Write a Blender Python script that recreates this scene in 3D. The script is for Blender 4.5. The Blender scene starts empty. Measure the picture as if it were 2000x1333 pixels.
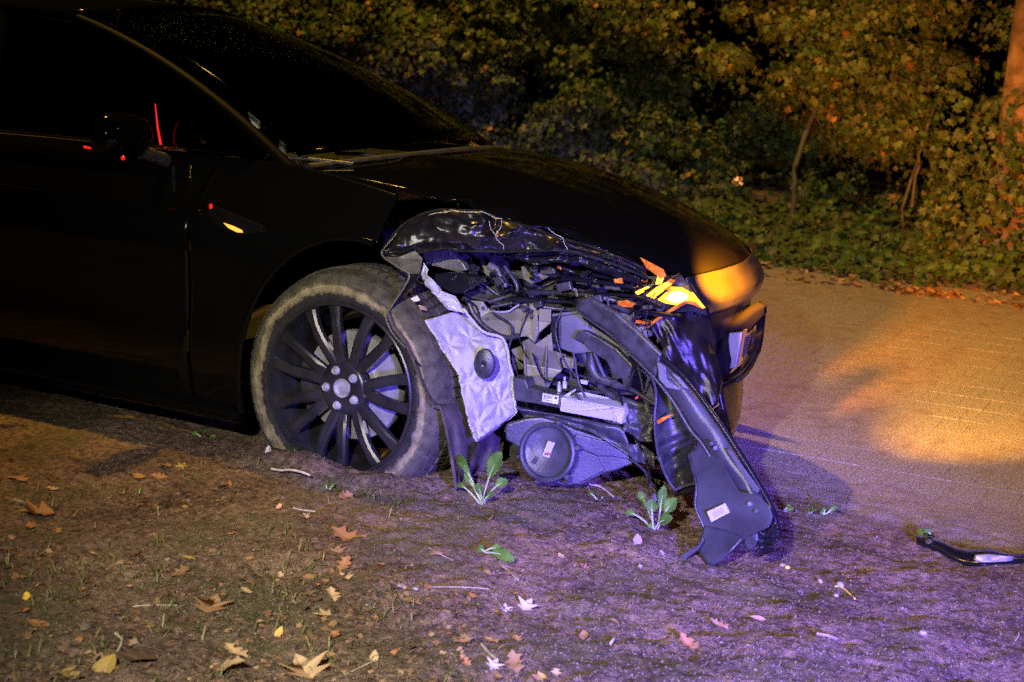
import bpy, bmesh, math, random
import numpy as np
from mathutils import Vector, Matrix, noise
from mathutils.geometry import tessellate_polygon
random.seed(7); rng = np.random.default_rng(7)
R = math.radians
scene = bpy.context.scene
col = scene.collection

# ---------------------------------------------------------------- camera
CAM = Vector((2.50, -3.92, 1.447)); YAW, PIT, ROL, FPX = R(26.06), R(10.93), R(3.25), 2872.0
c_d = Vector((-math.sin(YAW)*math.cos(PIT), math.cos(YAW)*math.cos(PIT), -math.sin(PIT)))
_r = c_d.cross(Vector((0, 0, 1))).normalized(); _u = _r.cross(c_d)
c_r = math.cos(ROL)*_r + math.sin(ROL)*_u; c_u = -math.sin(ROL)*_r + math.cos(ROL)*_u
cd = bpy.data.cameras.new('camera'); cam = bpy.data.objects.new('camera', cd); col.objects.link(cam)
cam.matrix_world = Matrix(((c_r.x, c_u.x, -c_d.x, CAM.x), (c_r.y, c_u.y, -c_d.y, CAM.y), (c_r.z, c_u.z, -c_d.z, CAM.z), (0, 0, 0, 1)))
cd.sensor_width = 36; cd.lens = FPX/2000*36; cd.clip_start = .05; cd.clip_end = 500
cd.dof.use_dof = True; cd.dof.focus_distance = 4.85; cd.dof.aperture_fstop = 4.5
scene.camera = cam

# ---------------------------------------------------------------- night sky
w = bpy.data.worlds.new("World"); scene.world = w; w.use_nodes = True
nt = w.node_tree; bg = nt.nodes['Background']
sky = nt.nodes.new('ShaderNodeTexSky'); sky.sky_type = 'NISHITA'; sky.sun_disc = False
sky.sun_elevation = R(-3); sky.sun_rotation = R(200)
nt.links.new(sky.outputs[0], bg.inputs[0]); bg.inputs[1].default_value = 0.02

# ---------------------------------------------------------------- lamps of the place and one added blue fill
def lamp(name, kind, loc, energy, color, radius=.1, target=None, cone=60, blend=.5):
    l = bpy.data.lights.new(name, kind); o = bpy.data.objects.new(name, l); col.objects.link(o)
    l.energy = energy; l.color = color; l.shadow_soft_size = radius
    o.location = loc
    if target is not None:
        o.rotation_euler = (Vector(target)-Vector(loc)).to_track_quat('-Z', 'Y').to_euler()
    if kind == 'SPOT': l.spot_size = R(cone); l.spot_blend = blend
    return o
SODIUM = (1.0, .40, .07); WARM = (1.0, .62, .25)
lamp('street_lamp_light_near', 'SPOT', (-3.0, 2.3, 7.5), 3500, (1.0, .54, .085), .12, (-3.4, 4.3, 0), 104, .6)
lamp('street_lamp_light_far', 'SPOT', (5.5, 2.8, 5.5), 560, SODIUM, .12, (3.0, 4.2, 0), 100, .8)
lamp('torch', 'SPOT', (1.87, -4.23, 2.15), 1750, (1.0, .90, .78), .05, (.95, .35, .2), 56, 1.0)
lamp('police_or_fill_blue_spot', 'SPOT', (4.3, -4.0, 1.0), 11000, (.14, .09, 1.0), .12, (1.38, -.1, .05), 28, 1.0)
lamp('police_or_fill_blue_spot', 'SPOT', (4.7, -3.6, 1.3), 1700, (.24, .15, 1.0), .12, (1.5, .8, 0), 30, 1.0)  # extra blue fill, added to tint the road mauve

vs = scene.view_settings; vs.view_transform = 'Standard'; vs.look = 'None'; vs.exposure = 0; vs.gamma = 1; vs.use_curve_mapping = False
scene.cycles.use_denoising = False
scene.cycles.sample_clamp_direct = 5.0
scene.cycles.max_bounces = 6; scene.cycles.transparent_max_bounces = 12
scene.cycles.sample_clamp_indirect = 3.0

# ---------------------------------------------------------------- rays: a pixel of the 2000x1333 photograph to a point in the place
def ray(px, py): return c_d + c_r*((px-1000)/FPX) - c_u*((py-666.5)/FPX)
def P(px, py, Y=0.0):
    v = ray(px, py); return CAM + v*((Y-CAM.y)/v.y)
def onZ(px, py, Z=0.0):
    v = ray(px, py); return CAM + v*((Z-CAM.z)/v.z)
def proj(p):
    v = Vector(p)-CAM; z = v.dot(c_d); return 1000+FPX*v.dot(c_r)/z, 666.5-FPX*v.dot(c_u)/z, z
def crop(x0, y0, s): return lambda *q: [(x0+a/s, y0+b/s) for a, b in q]
k1 = crop(720, 380, 4.4425); k2 = crop(1080, 380, 4.166); k3 = crop(780, 600, 3.509)
k4 = crop(980, 640, 3.92); k5 = crop(1200, 600, 2.469); k6 = crop(480, 480, 2.777)

def sstep(a, b, x):
    t = min(1, max(0, (x-a)/(b-a))); return t*t*(3-2*t)
def fbm(x, y, z=0., o=4): return noise.fractal(Vector((x, y, z)), 1.0, 2.0, o)

# ---------------------------------------------------------------- materials
MATS = {}
def mat(name, base, rough=.5, metal=0., coat=0., var=None, scale=20., bump=0., bscale=60., emit=None, estr=0., spec=.5, detail=6, attr=False, trans=0., subs=None):
    m = bpy.data.materials.new(name); m.use_nodes = True; n = m.node_tree.nodes; l = m.node_tree.links
    b = n['Principled BSDF']
    def c4(c): return (*c, 1) if len(c) == 3 else c
    b.inputs['Base Color'].default_value = c4(base); b.inputs['Roughness'].default_value = rough; b.inputs['Metallic'].default_value = metal
    b.inputs['Coat Weight'].default_value = coat; b.inputs['Coat Roughness'].default_value = .06; b.inputs['Specular IOR Level'].default_value = spec
    tc = n.new('ShaderNodeTexCoord')
    if var is not None:
        t = n.new('ShaderNodeTexNoise'); t.inputs['Scale'].default_value = scale; t.inputs['Detail'].default_value = detail
        l.new(tc.outputs['Object'], t.inputs['Vector'])
        r = n.new('ShaderNodeValToRGB'); r.color_ramp.elements[0].position = .38; r.color_ramp.elements[1].position = .66
        r.color_ramp.elements[0].color = c4(base); r.color_ramp.elements[1].color = c4(var)
        l.new(t.outputs[0], r.inputs[0]); l.new(r.outputs[0], b.inputs['Base Color'])
    if attr:
        a = n.new('ShaderNodeAttribute'); a.attribute_name = 'tint'; l.new(a.outputs['Color'], b.inputs['Base Color'])
    if bump:
        t = n.new('ShaderNodeTexNoise'); t.inputs['Scale'].default_value = bscale; t.inputs['Detail'].default_value = 5
        l.new(tc.outputs['Object'], t.inputs['Vector'])
        bp = n.new('ShaderNodeBump'); bp.inputs['Strength'].default_value = bump; bp.inputs['Distance'].default_value = .01
        l.new(t.outputs[0], bp.inputs['Height']); l.new(bp.outputs[0], b.inputs['Normal'])
    if emit is not None:
        b.inputs['Emission Color'].default_value = c4(emit); b.inputs['Emission Strength'].default_value = estr
    if trans: b.inputs['Transmission Weight'].default_value = trans
    MATS[name] = m; return m

M_paint = mat('black_paint', (.002, .002, .002), .5, 0, .7, spec=.0)
M_dusty = mat('black_paint_dusty', (.007, .0065, .006), .30, 0, .1, spec=.28, var=(.012, .011, .010), scale=6)
M_pillar = mat('pillar_paint', (.0015, .0015, .001), .6, 0, 0, spec=.03)
M_crease_edge = mat('bright_crease_edge', (.55, .57, .55), .4, .4, bump=.3, bscale=300)  # pale metal for thin bright lines along the wing creases
M_paint_dent = mat('black_paint_scuffed', (.006, .006, .006), .2, 0, 1.0, var=(.02, .02, .02), scale=25, bump=.12, bscale=9)
M_crumple = mat('crumpled_black_paint', (.006, .006, .007), .3, 0, 1.0)
M_plast = mat('black_plastic', (.012, .012, .013), .42, var=(.03, .03, .032), scale=30, bump=.15, bscale=200)
M_gloss = mat('gloss_black', (.006, .006, .007), .16, bump=.1, bscale=14)
M_trim = mat('trim_plastic', (.022, .022, .025), .29, var=(.04, .04, .044), scale=7, bump=.1, bscale=90, spec=.6)
M_grey = mat('grey_plastic', (.02, .02, .023), .40, var=(.045, .045, .05), scale=9, bump=.12, bscale=120)
M_inner = mat('inner_panel_grey', (.06, .06, .064), .40, var=(.10, .10, .105), scale=7, bump=.1, bscale=60)
M_ecoat = mat('primer_metal', (.085, .084, .045), .45, .2, var=(.15, .147, .082), scale=8, bump=.12, bscale=50)
M_ecoatd = mat('primer_metal_dark', (.055, .054, .03), .42, .3, var=(.13, .13, .115), scale=8, bump=.15, bscale=50)
M_alu = mat('aluminium', (.50, .50, .52), .42, .5, var=(.62, .62, .64), scale=12, bump=.2, bscale=20)
M_pad = mat('white_insulation', (.34, .325, .33), .5, var=(.41, .395, .40), scale=6, bump=.12, bscale=30)
M_foil = mat('silver_foil', (.55, .57, .55), .35, .5, var=(.75, .77, .75), scale=20, bump=.4, bscale=40)
M_liner = mat('liner_felt', (.026, .023, .020), .9, var=(.085, .07, .052), scale=11, bump=.5, bscale=90, spec=.2)
M_felt = M_liner
M_rim = mat('rim_gloss_black', (.010, .010, .011), .25, 0, .8, var=(.02, .02, .021), scale=12)
M_steel = mat('steel', (.28, .28, .29), .42, .5, var=(.5, .5, .5), scale=40)
M_disc = mat('brake_disc_steel', (.38, .38, .40), .4, .6, var=(.26, .25, .25), scale=20)
M_chrome = mat('chrome', (.8, .8, .8), .12, 1)
M_core = mat('led_core_lit', (.3, .2, .05), .3, emit=(1, .80, .35), estr=7)
M_label = mat('pale_sheet', (.50, .49, .46), .55)
M_print = mat('faded_print', (.20, .19, .20), .6)
M_ink = mat('label_ink', (.03, .03, .035), .6)
M_redink = mat('label_red_ink', (.5, .02, .03), .6)
M_amber = mat('amber_lit', (.3, .10, .005), .3, emit=(1, .40, .02), estr=6)
M_hot = mat('led_lit', (.25, .10, .005), .3, emit=(1, .58, .012), estr=3.2)
M_amberlens = mat('amber_lens', (.30, .07, .005), .15, coat=1, var=(.55, .18, .02), scale=40)
M_red_glint = mat('red_glint_glow', (.6, .01, .01), .3, emit=(1, .02, .01), estr=.7)  # self-lit red standing in for red reflections on the car
M_amber_glint = mat('amber_glint_glow', (.8, .3, .03), .3, emit=(1, .36, .04), estr=1.6)  # self-lit amber standing in for a street-lamp reflection
M_yplate = mat('yellow_plate', (.65, .42, .03), .4)
M_cloth = mat('seat_fabric', (.003, .003, .003), .9, spec=.05)
M_torn = mat('torn_black_skin', (.003, .0026, .0022), .30, 0, .25, var=(.009, .0075, .006), scale=14, bump=.15, bscale=40, spec=.3)
M_bark = mat('bark', (.10, .055, .035), .9, var=(.26, .14, .085), scale=9, bump=1., bscale=18)
M_stem = mat('stem_bark', (.05, .045, .035), .8, var=(.09, .08, .06), scale=20, bump=.5)
M_leafattr = mat('foliage', (.05, .07, .02), .5, attr=True, spec=.35)
M_litter = mat('dry_leaf', (.30, .15, .06), .7, attr=True, bump=.25, bscale=60, spec=.25)
M_weed = mat('weed_leaf', (.04, .095, .012), .6, var=(.07, .145, .02), scale=25, bump=.2, bscale=60, spec=.2)
M_weedstem = mat('weed_stem', (.28, .34, .17), .45)
M_stone = mat('pebble_stone', (.18, .16, .15), .7, var=(.30, .27, .25), scale=30)
M_twig = mat('twig_wood', (.16, .11, .07), .8, var=(.30, .24, .17), scale=30)
M_pale = mat('pale_stick', (.34, .28, .20), .7, var=(.50, .44, .34), scale=60)
M_yel = mat('yellow_fruit', (.6, .5, .05), .4)

def glass(name, tint, fac):
    m = bpy.data.materials.new(name); m.use_nodes = True; n = m.node_tree.nodes; l = m.node_tree.links
    n.remove(n['Principled BSDF'])
    t = n.new('ShaderNodeBsdfTransparent'); t.inputs[0].default_value = (*tint, 1)
    g = n.new('ShaderNodeBsdfGlossy'); g.inputs[1].default_value = .03; g.inputs[0].default_value = (.9, .9, .9, 1)
    f = n.new('ShaderNodeFresnel'); f.inputs[0].default_value = 1.45
    mu = n.new('ShaderNodeMath'); mu.operation = 'MULTIPLY'; mu.inputs[1].default_value = fac
    x = n.new('ShaderNodeMixShader'); l.new(f.outputs[0], mu.inputs[0]); l.new(mu.outputs[0], x.inputs[0])
    l.new(t.outputs[0], x.inputs[1]); l.new(g.outputs[0], x.inputs[2]); l.new(x.outputs[0], n['Material Output'].inputs[0])
    return m
M_glass = glass('windscreen_glass', (.6, .66, .6), 1.0)
M_tint = glass('tinted_glass', (.16, .18, .16), 1.0)
M_clear = glass('clear_plastic', (.8, .82, .85), 1.6)

# ---------------------------------------------------------------- building helpers
def tag(o, label=None, cat=None, group=None, kind=None):
    if label: o['label'] = label
    if cat: o['category'] = cat
    if group: o['group'] = group
    if kind: o['kind'] = kind
    return o
def thing(name, label, cat, loc=(0, 0, 0), group=None):
    o = bpy.data.objects.new(name, None); col.objects.link(o); o.location = loc; o.empty_display_size = .1
    return tag(o, label, cat, group)
def adopt(o, parent):
    if parent is not None:
        o.parent = parent
        if parent.type == 'EMPTY' and parent.parent is None:
            o.matrix_parent_inverse = Matrix.Translation(-Vector(parent.location))
def mesh(name, verts, faces, material, parent=None, smooth=False, thick=0, bevel=0, sub=0, mats=None, idx=None, angle=None):
    me = bpy.data.meshes.new(name); me.from_pydata([tuple(v) for v in verts], [], faces)
    for mm in (mats or [material]): me.materials.append(mm)
    if idx is not None: me.polygons.foreach_set('material_index', idx)
    if smooth: me.polygons.foreach_set('use_smooth', [True]*len(me.polygons))
    if smooth and angle:
        me.set_sharp_from_angle(angle=R(angle))
    me.update()
    o = bpy.data.objects.new(name, me); col.objects.link(o)
    if thick:
        s = o.modifiers.new('solid', 'SOLIDIFY'); s.thickness = thick; s.offset = -1 if thick > 0 else 1; s.use_even_offset = False
    if sub:
        s = o.modifiers.new('sub', 'SUBSURF'); s.levels = sub; s.render_levels = sub
    if bevel:
        b = o.modifiers.new('bev', 'BEVEL'); b.width = bevel; b.segments = 2; b.limit_method = 'ANGLE'; b.angle_limit = R(35); b.use_clamp_overlap = True
    adopt(o, parent); return o

def _yf(Y, i, q):
    if callable(Y): return Y(*q)
    if isinstance(Y, (list, tuple)): return Y[i]
    return Y
def sheet(name, pts, Y, thick, material, parent, bevel=.0015):
    """a solid plate: an outline placed at its distance, with real thickness"""
    f = [P(q[0], q[1], _yf(Y, i, q)) for i, q in enumerate(pts)]; n = len(f)
    nrm = Vector((0, 0, 0))
    for i in range(n):
        a, b = f[i], f[(i+1) % n]; nrm += a.cross(b)
    nrm.normalize()
    if nrm.y < 0: nrm = -nrm
    bk = [v + nrm*thick for v in f]
    tri = tessellate_polygon([[Vector((q[0], -q[1], 0)) for q in pts]])
    faces = []
    for t in tri:
        a, b, c = (f[t[0]], f[t[1]], f[t[2]])
        t = tuple(t) if (b-a).cross(c-a).y < 0 else (t[0], t[2], t[1])
        faces.append(t); faces.append((t[0]+n, t[2]+n, t[1]+n))
    area = sum(pts[i][0]*pts[(i+1) % n][1]-pts[(i+1) % n][0]*pts[i][1] for i in range(n))
    for i in range(n):
        j = (i+1) % n
        faces.append((i, i+n, j+n, j) if area < 0 else (i, j, j+n, i+n))
    o = mesh(name, f+bk, faces, material, parent)
    bm = bmesh.new(); bm.from_mesh(o.data); bmesh.ops.dissolve_limit(bm, angle_limit=R(1.5), verts=bm.verts, edges=bm.edges); bmesh.ops.recalc_face_normals(bm, faces=bm.faces); bm.to_mesh(o.data); bm.free()
    if bevel:
        b = o.modifiers.new('bev', 'BEVEL'); b.width = bevel; b.segments = 2; b.limit_method = 'ANGLE'; b.angle_limit = R(30)
    return o
def resample(pts, n):
    pts = [Vector(p) for p in pts]; L = [0]
    for a, b in zip(pts, pts[1:]): L.append(L[-1]+(b-a).length)
    out = []; k = 0
    for i in range(n):
        s = L[-1]*i/(n-1)
        while k < len(L)-2 and L[k+1] < s: k += 1
        t = (s-L[k])/max(1e-9, L[k+1]-L[k]); out.append(pts[k].lerp(pts[k+1], min(1, t)))
    return out
def smooth_line(pts, n):
    """Catmull-Rom through the points, n samples"""
    p = [Vector(q) for q in pts]; p = [p[0]*2-p[1]]+p+[p[-1]*2-p[-2]]; m = len(p)-3; out = []
    for i in range(n):
        s = i/(n-1)*m; k = min(int(s), m-1); t = s-k
        a, b, c, d = p[k:k+4]
        out.append(.5*((2*b)+(c-a)*t+(2*a-5*b+4*c-d)*t*t+(3*b-a-3*c+d)*t**3))
    return out
def grid_faces(nu, nv): return [(j*nu+i, (j+1)*nu+i, (j+1)*nu+i+1, j*nu+i+1) for j in range(nv-1) for i in range(nu-1)]
def patch(name, top, bot, nu, nv, Y, material, parent, thick=.003, smooth=True, curve=False, bevel=0, angle=None):
    """a pressed panel between two outlines; Y(u, v, px, py) gives its distance at every point"""
    f = smooth_line if curve else resample
    t = f([(a, b, 0) for a, b in top], nu); b = f([(a, c, 0) for a, c in bot], nu); V = []
    for j in range(nv):
        for i in range(nu):
            q = t[i].lerp(b[i], j/(nv-1)); V.append(P(q.x, q.y, Y(i/(nu-1), j/(nv-1), q.x, q.y)))
    return mesh(name, V, grid_faces(nu, nv), material, parent, smooth, thick, bevel, angle=angle)
def tube_vf(pts, r, n=8, caps=True, flat=1.0):
    V, F = [], []; m = len(pts); up = Vector((.13, .21, .97))
    for i, p in enumerate(pts):
        p = Vector(p); d = (Vector(pts[min(i+1, m-1)])-Vector(pts[max(i-1, 0)])).normalized()
        s = d.cross(up); s = s.normalized() if s.length > 1e-4 else Vector((1, 0, 0)); q = s.cross(d)
        rr = r[i] if isinstance(r, (list, tuple)) else r
        for k in range(n):
            a = 2*math.pi*k/n; V.append(p+s*(rr*math.cos(a))+q*(rr*flat*math.sin(a)))
    for i in range(m-1):
        for k in range(n): F.append((i*n+k, i*n+(k+1) % n, (i+1)*n+(k+1) % n, (i+1)*n+k))
    if caps: F.append(tuple(range(n-1, -1, -1))); F.append(tuple((m-1)*n+k for k in range(n)))
    return V, F
def tube(name, pts, r, material, parent, n=8, k=None, flat=1.0):
    if k: pts = smooth_line(pts, k)
    V, F = tube_vf(pts, r, n, True, flat); return mesh(name, V, F, material, parent, True, angle=50)
def lathe_vf(prof, n, c=(0, 0, 0), axis=None, a0=0, a1=2*math.pi):
    """profile of (radius, y) turned round the +Y axis through c"""
    full = abs(a1-a0-2*math.pi) < 1e-6; V, F = [], []; k = len(prof); steps = n if full else n+1
    for i in range(steps):
        a = a0+(a1-a0)*i/n
        for r, y in prof: V.append(Vector((c[0]+r*math.cos(a), c[1]+y, c[2]+r*math.sin(a))))
    for i in range(n):
        j = (i+1) % steps
        for q in range(k-1): F.append((i*k+q, i*k+q+1, j*k+q+1, j*k+q))
    return V, F
def lathe(name, prof, n, c, material, parent, angle=40, M=None):
    V, F = lathe_vf(prof, n, (0, 0, 0))
    V = [(M @ v if M else v)+Vector(c) for v in V]
    return mesh(name, V, F, material, parent, True, angle=angle)
def box_vf(a, b):
    x0, y0, z0 = a; x1, y1, z1 = b
    V = [(x0, y0, z0), (x1, y0, z0), (x1, y1, z0), (x0, y1, z0), (x0, y0, z1), (x1, y0, z1), (x1, y1, z1), (x0, y1, z1)]
    return V, [(0, 3, 2, 1), (4, 5, 6, 7), (0, 1, 5, 4), (1, 2, 6, 5), (2, 3, 7, 6), (3, 0, 4, 7)]
def box(name, a, b, material, parent, bevel=.004):
    V, F = box_vf(a, b); return mesh(name, V, F, material, parent, bevel=bevel)
def merge(lst):
    V, F = [], []
    for v, f in lst:
        o = len(V); V += list(v); F += [tuple(i+o for i in q) for q in f]
    return V, F
def tint_attr(o, cols):
    """one real colour per leaf (corner domain is overkill: per face)"""
    a = o.data.color_attributes.new('tint', 'FLOAT_COLOR', 'POINT')
    a.data.foreach_set('color', np.asarray(cols, dtype=np.float32).ravel())

# ================================================================ GROUND
def height(x, y):
    if y > 6.12:                                   # far verge
        return -.012 + .05*sstep(6.12, 6.7, y) + .03*fbm(x*1.3, y*1.3, 3) + .18*sstep(7.6, 9.5, y)
    edge = .86 + .10*fbm(x*1.1, 4.2) + .04*fbm(x*5, 9.)
    s = sstep(edge+.35, edge-.45, y)
    hv = .105 - .062*sstep(.45, 1.5, x) - .03*sstep(1.5, 3, x)
    h = s*hv
    n = .020*fbm(x*1.6, y*1.6, 1.) + .009*fbm(x*5, y*5, 2., 4) + .008*fbm(x*15, y*15, 5., 3) + .0052*fbm(x*34, y*38, 6., 2)
    h += n*(.15+.85*s)
    if s < .999: h += (1-s)*(-.0006 + .0003*fbm(x*1.3, y*1.3, 11., 2) + .0004*fbm(x*30, y*30, 12., 2) + .012*sstep(edge+.5, edge, y))
    if x < 1.2:
        # soil pushed up beside the sunk wheel, a rut behind and under the car
        h += .045*math.exp(-((x+.16)/.24)**2-((y+.10)/.075)**2) * (1+.5*fbm(x*9, y*9, 8.))
        h += .03*math.exp(-((x+1.5)/.75)**2-((y+.20)/.16)**2)
        h -= .055*math.exp(-((y-.28)/.17)**2)*sstep(.35, -.1, x)*sstep(1.0, .6, y)
        h += .02*math.exp(-((x-.18)/.12)**2-((y+.02)/.07)**2)
    return h
def gpt(px, py):
    z = .06
    for _ in range(8):
        p = onZ(px, py, z); z = height(p.x, p.y)
    return Vector((p.x, p.y, z))

def axis(fine0, fine1, step, lo, hi):
    a = list(np.arange(fine0, fine1, step)); s = step; v = fine0; L = []
    while v > lo: s *= 1.22; v -= s; L.append(v)
    s = step; v = a[-1]; H = []
    while v < hi: s *= 1.22; v += s; H.append(v)
    return L[::-1]+a+H
gx = axis(-2.2, 3.2, .014, -60, 60); gy = axis(-1.9, 1.5, .014, -40, 60)
V = [(x, y, height(x, y)) for y in gy for x in gx]
nx = len(gx); F = [(j*nx+i, j*nx+i+1, (j+1)*nx+i+1, (j+1)*nx+i) for j in range(len(gy)-1) for i in range(nx-1)]

M_soil = bpy.data.materials.new('soil'); M_soil.use_nodes = True
n = M_soil.node_tree.nodes; l = M_soil.node_tree.links; b = n['Principled BSDF']
b.inputs['Roughness'].default_value = .95; b.inputs['Specular IOR Level'].default_value = .2
tc = n.new('ShaderNodeTexCoord'); sx = n.new('ShaderNodeSeparateXYZ'); l.new(tc.outputs['Object'], sx.inputs[0])
def noise_n(s, d=5, rough=.6):
    t = n.new('ShaderNodeTexNoise'); t.inputs['Scale'].default_value = s; t.inputs['Detail'].default_value = d; t.inputs['Roughness'].default_value = rough
    l.new(tc.outputs['Object'], t.inputs['Vector']); return t.outputs[0]
def ramp(src, stops):
    r = n.new('ShaderNodeValToRGB'); e = r.color_ramp.elements
    while len(e) < len(stops): e.new(.5)
    for k, (p, c) in enumerate(stops): e[k].position = p; e[k].color = (*c, 1)
    l.new(src, r.inputs[0]); return r.outputs[0]
def mix(f, a, c, mode='MIX'):
    m = n.new('ShaderNodeMix'); m.data_type = 'RGBA'; m.blend_type = mode
    if isinstance(f, float): m.inputs[0].default_value = f
    else: l.new(f, m.inputs[0])
    l.new(a, m.inputs[6]); l.new(c, m.inputs[7]); return m.outputs[2]
dirt = ramp(noise_n(3.0, 8, .7), [(.32, (.050, .032, .021)), (.5, (.130, .087, .060)), (.70, (.22, .155, .110))])
crumb = ramp(noise_n(48, 5, .75), [(.36, (.30, .28, .26)), (.50, (.95, .95, .95)), (.68, (1.7, 1.6, 1.5))])
dirt2 = mix(1.0, dirt, crumb, 'MULTIPLY')
moss = ramp(noise_n(1.6, 6, .65), [(.0, (.055, .065, .022)), (1., (.085, .085, .035))])
mossm = ramp(noise_n(2.3, 7, .7), [(.50, (0, 0, 0)), (.62, (.55, .55, .55))])
dirt3 = mix(mossm, dirt2, moss)
sand = ramp(noise_n(9, 7, .7), [(.3, (.16, .13, .115)), (.5, (.23, .19, .17)), (.75, (.30, .25, .225))])
grit = ramp(noise_n(160, 3, .7), [(.36, (.6, .6, .6)), (.52, (1, 1, 1)), (.66, (1.5, 1.5, 1.5))])
sand2 = mix(1.0, sand, grit, 'MULTIPLY')
# sand lies from the road edge on; a wavering border
wv = n.new('ShaderNodeTexNoise'); wv.inputs['Scale'].default_value = 2.2; wv.inputs['Detail'].default_value = 8; wv.inputs['Roughness'].default_value = .7; l.new(tc.outputs['Object'], wv.inputs['Vector'])
m1 = n.new('ShaderNodeMath'); m1.operation = 'MULTIPLY_ADD'; m1.inputs[1].default_value = .75; l.new(wv.outputs[0], m1.inputs[0]); l.new(sx.outputs[1], m1.inputs[2])
mr = n.new('ShaderNodeMapRange'); mr.inputs[1].default_value = 1.02; mr.inputs[2].default_value = 1.26; l.new(m1.outputs[0], mr.inputs[0])
colr = mix(mr.outputs[0], dirt3, sand2)
l.new(colr, b.inputs['Base Color'])
bp = n.new('ShaderNodeBump'); bp.inputs['Strength'].default_value = .9; bp.inputs['Distance'].default_value = .008
ad = n.new('ShaderNodeMath'); ad.operation = 'ADD'; l.new(noise_n(55, 6, .75), ad.inputs[0]); l.new(noise_n(180, 3, .6), ad.inputs[1])
l.new(ad.outputs[0], bp.inputs['Height']); l.new(bp.outputs[0], b.inputs['Normal'])
ground = mesh('ground', V, F, M_soil, None, True); tag(ground, kind='structure', label='dark trodden soil verge with a sandy edge beside the road')

# ================================================================ ROAD OF PAVERS
M_pav = mat('paver_stone', (.10, .09, .085), .8, var=(.35, .30, .28), scale=110, bump=.9, bscale=150, detail=4)
M_bed = mat('bedding_sand', (.20, .165, .15), .95, var=(.27, .23, .21), scale=60)
PW, PL = .118, .262
def paver_vf(cx, cy, tz, tx, ty):
    a, b2 = PW/2-.002, PL/2-.002; c = .002; V = []
    for dz, k in ((-.05, 0), (-.002, 0), (0, c)):
        for sx_, sy_ in ((-1, -1), (1, -1), (1, 1), (-1, 1)):
            x, y = sx_*(a-k), sy_*(b2-k); V.append((cx+x, cy+y, tz+dz+x*tx+y*ty))
    F = [(8, 9, 10, 11)]
    for q in (0, 4):
        for i in range(4): F.append((q+i, q+(i+1) % 4, q+4+(i+1) % 4, q+4+i))
    return V, F
road = mesh('road', *box_vf((-14, 1.0, -.09), (16, 6.12, -.045)), M_bed, None); tag(road, kind='structure', label='narrow road of brown concrete pavers with sandy joints')
allp = []
j = 0; y = 1.0+PL/2
while y < 6.1:
    x = -14 + (j % 2)*PW/2
    while x < 16: allp.append((x, y)); x += PW
    y += PL; j += 1
inview = []
for x, y in allp:
    px, py, z = proj((x, y, 0))
    if z > 0 and 1440 < px < 2040 and 540 < py < 1150: inview.append((z, x, y))
inview.sort(); near = {(x, y) for _, x, y in inview[:300]}
lib = [bpy.data.meshes.new('paver') for _ in range(5)]
for k, me in enumerate(lib):
    V, F = paver_vf(0, 0, 0, 0, 0); me.from_pydata(V, [], F); me.materials.append(M_pav)
rest = []
for x, y in allp:
    tz = rng.normal(-.0003, .0004); tx, ty = rng.normal(0, .002, 2)
    if (x, y) in near:
        o = bpy.data.objects.new('paver', lib[int(rng.integers(5))]); col.objects.link(o); o.parent = road
        o.location = (x, y, tz); o.rotation_euler = (ty, -tx, rng.normal(0, .008))
    else: rest.append(paver_vf(x, y, tz, tx, ty))
V, F = merge(rest); tag(mesh('pavers', V, F, M_pav, road), kind='stuff')

# ================================================================ HEDGE
def leaf_outline(kind):
    if kind == 'ivy': return [(0, 0), (.32, -.12), (.55, .12), (.36, .32), (.50, .62), (.18, .60), (0, 1.0), (-.18, .60), (-.50, .62), (-.36, .32), (-.55, .12), (-.32, -.12)]
    return [(0, 0), (.28, .18), (.34, .5), (.2, .8), (0, 1.05), (-.2, .8), (-.34, .5), (-.28, .18)]
IVY = np.array([(x, y, -.10*abs(x)*2-.12*(y-.4)**2) for x, y in leaf_outline('ivy')])
OVAL = np.array([(x, y, .16*abs(x)*2-.15*(y-.4)**2) for x, y in leaf_outline('oval')])
def leaf_cloud(pos, nrm, size, cols, shape):
    """many separate leaves, each facing its own way, as one mesh"""
    N = len(pos); k = len(shape)
    nrm = nrm/np.linalg.norm(nrm, axis=1, keepdims=True)
    t = np.stack([rng.normal(0, .7, N), rng.normal(0, .7, N), -.8+rng.normal(0, .5, N)], 1)
    t -= nrm*(t*nrm).sum(1, keepdims=True); t /= np.linalg.norm(t, axis=1, keepdims=True)
    s = np.cross(t, nrm)
    L = shape[None]*size[:, None, None]
    V = pos[:, None]+L[:, :, 0:1]*s[:, None]+L[:, :, 1:2]*t[:, None]+L[:, :, 2:3]*nrm[:, None]
    V = V.reshape(-1, 3); h = k//2
    # two halves either side of the midrib so the leaf folds
    F = []
    r1 = list(range(0, h+1)); r2 = [0]+list(range(h, k))
    base = np.arange(N)*k
    f1 = base[:, None]+np.array(r1); f2 = base[:, None]+np.array(r2)
    F = [tuple(q) for q in f1.tolist()]+[tuple(q) for q in f2.tolist()]
    C = np.repeat(np.concatenate([cols, np.ones((N, 1))], 1), k, axis=0)
    return V, F, C
def leaf_cols(N, pal):
    pal = np.array(pal); c = pal[rng.integers(0, len(pal), N)]; return np.clip(c*rng.uniform(.55, 1.2, (N, 1))+rng.normal(0, .004, (N, 3)), .004, 1)
HP = [(.040, .074, .014), (.054, .080, .017), (.032, .062, .015), (.070, .080, .020), (.030, .048, .014), (.085, .088, .026), (.042, .050, .017)]
hedge = thing('hedge', 'tall dense leafy hedge running along the far side of the road', 'hedge', (-1.5, 8.6, 0))
pos, nr = [], []
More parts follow.
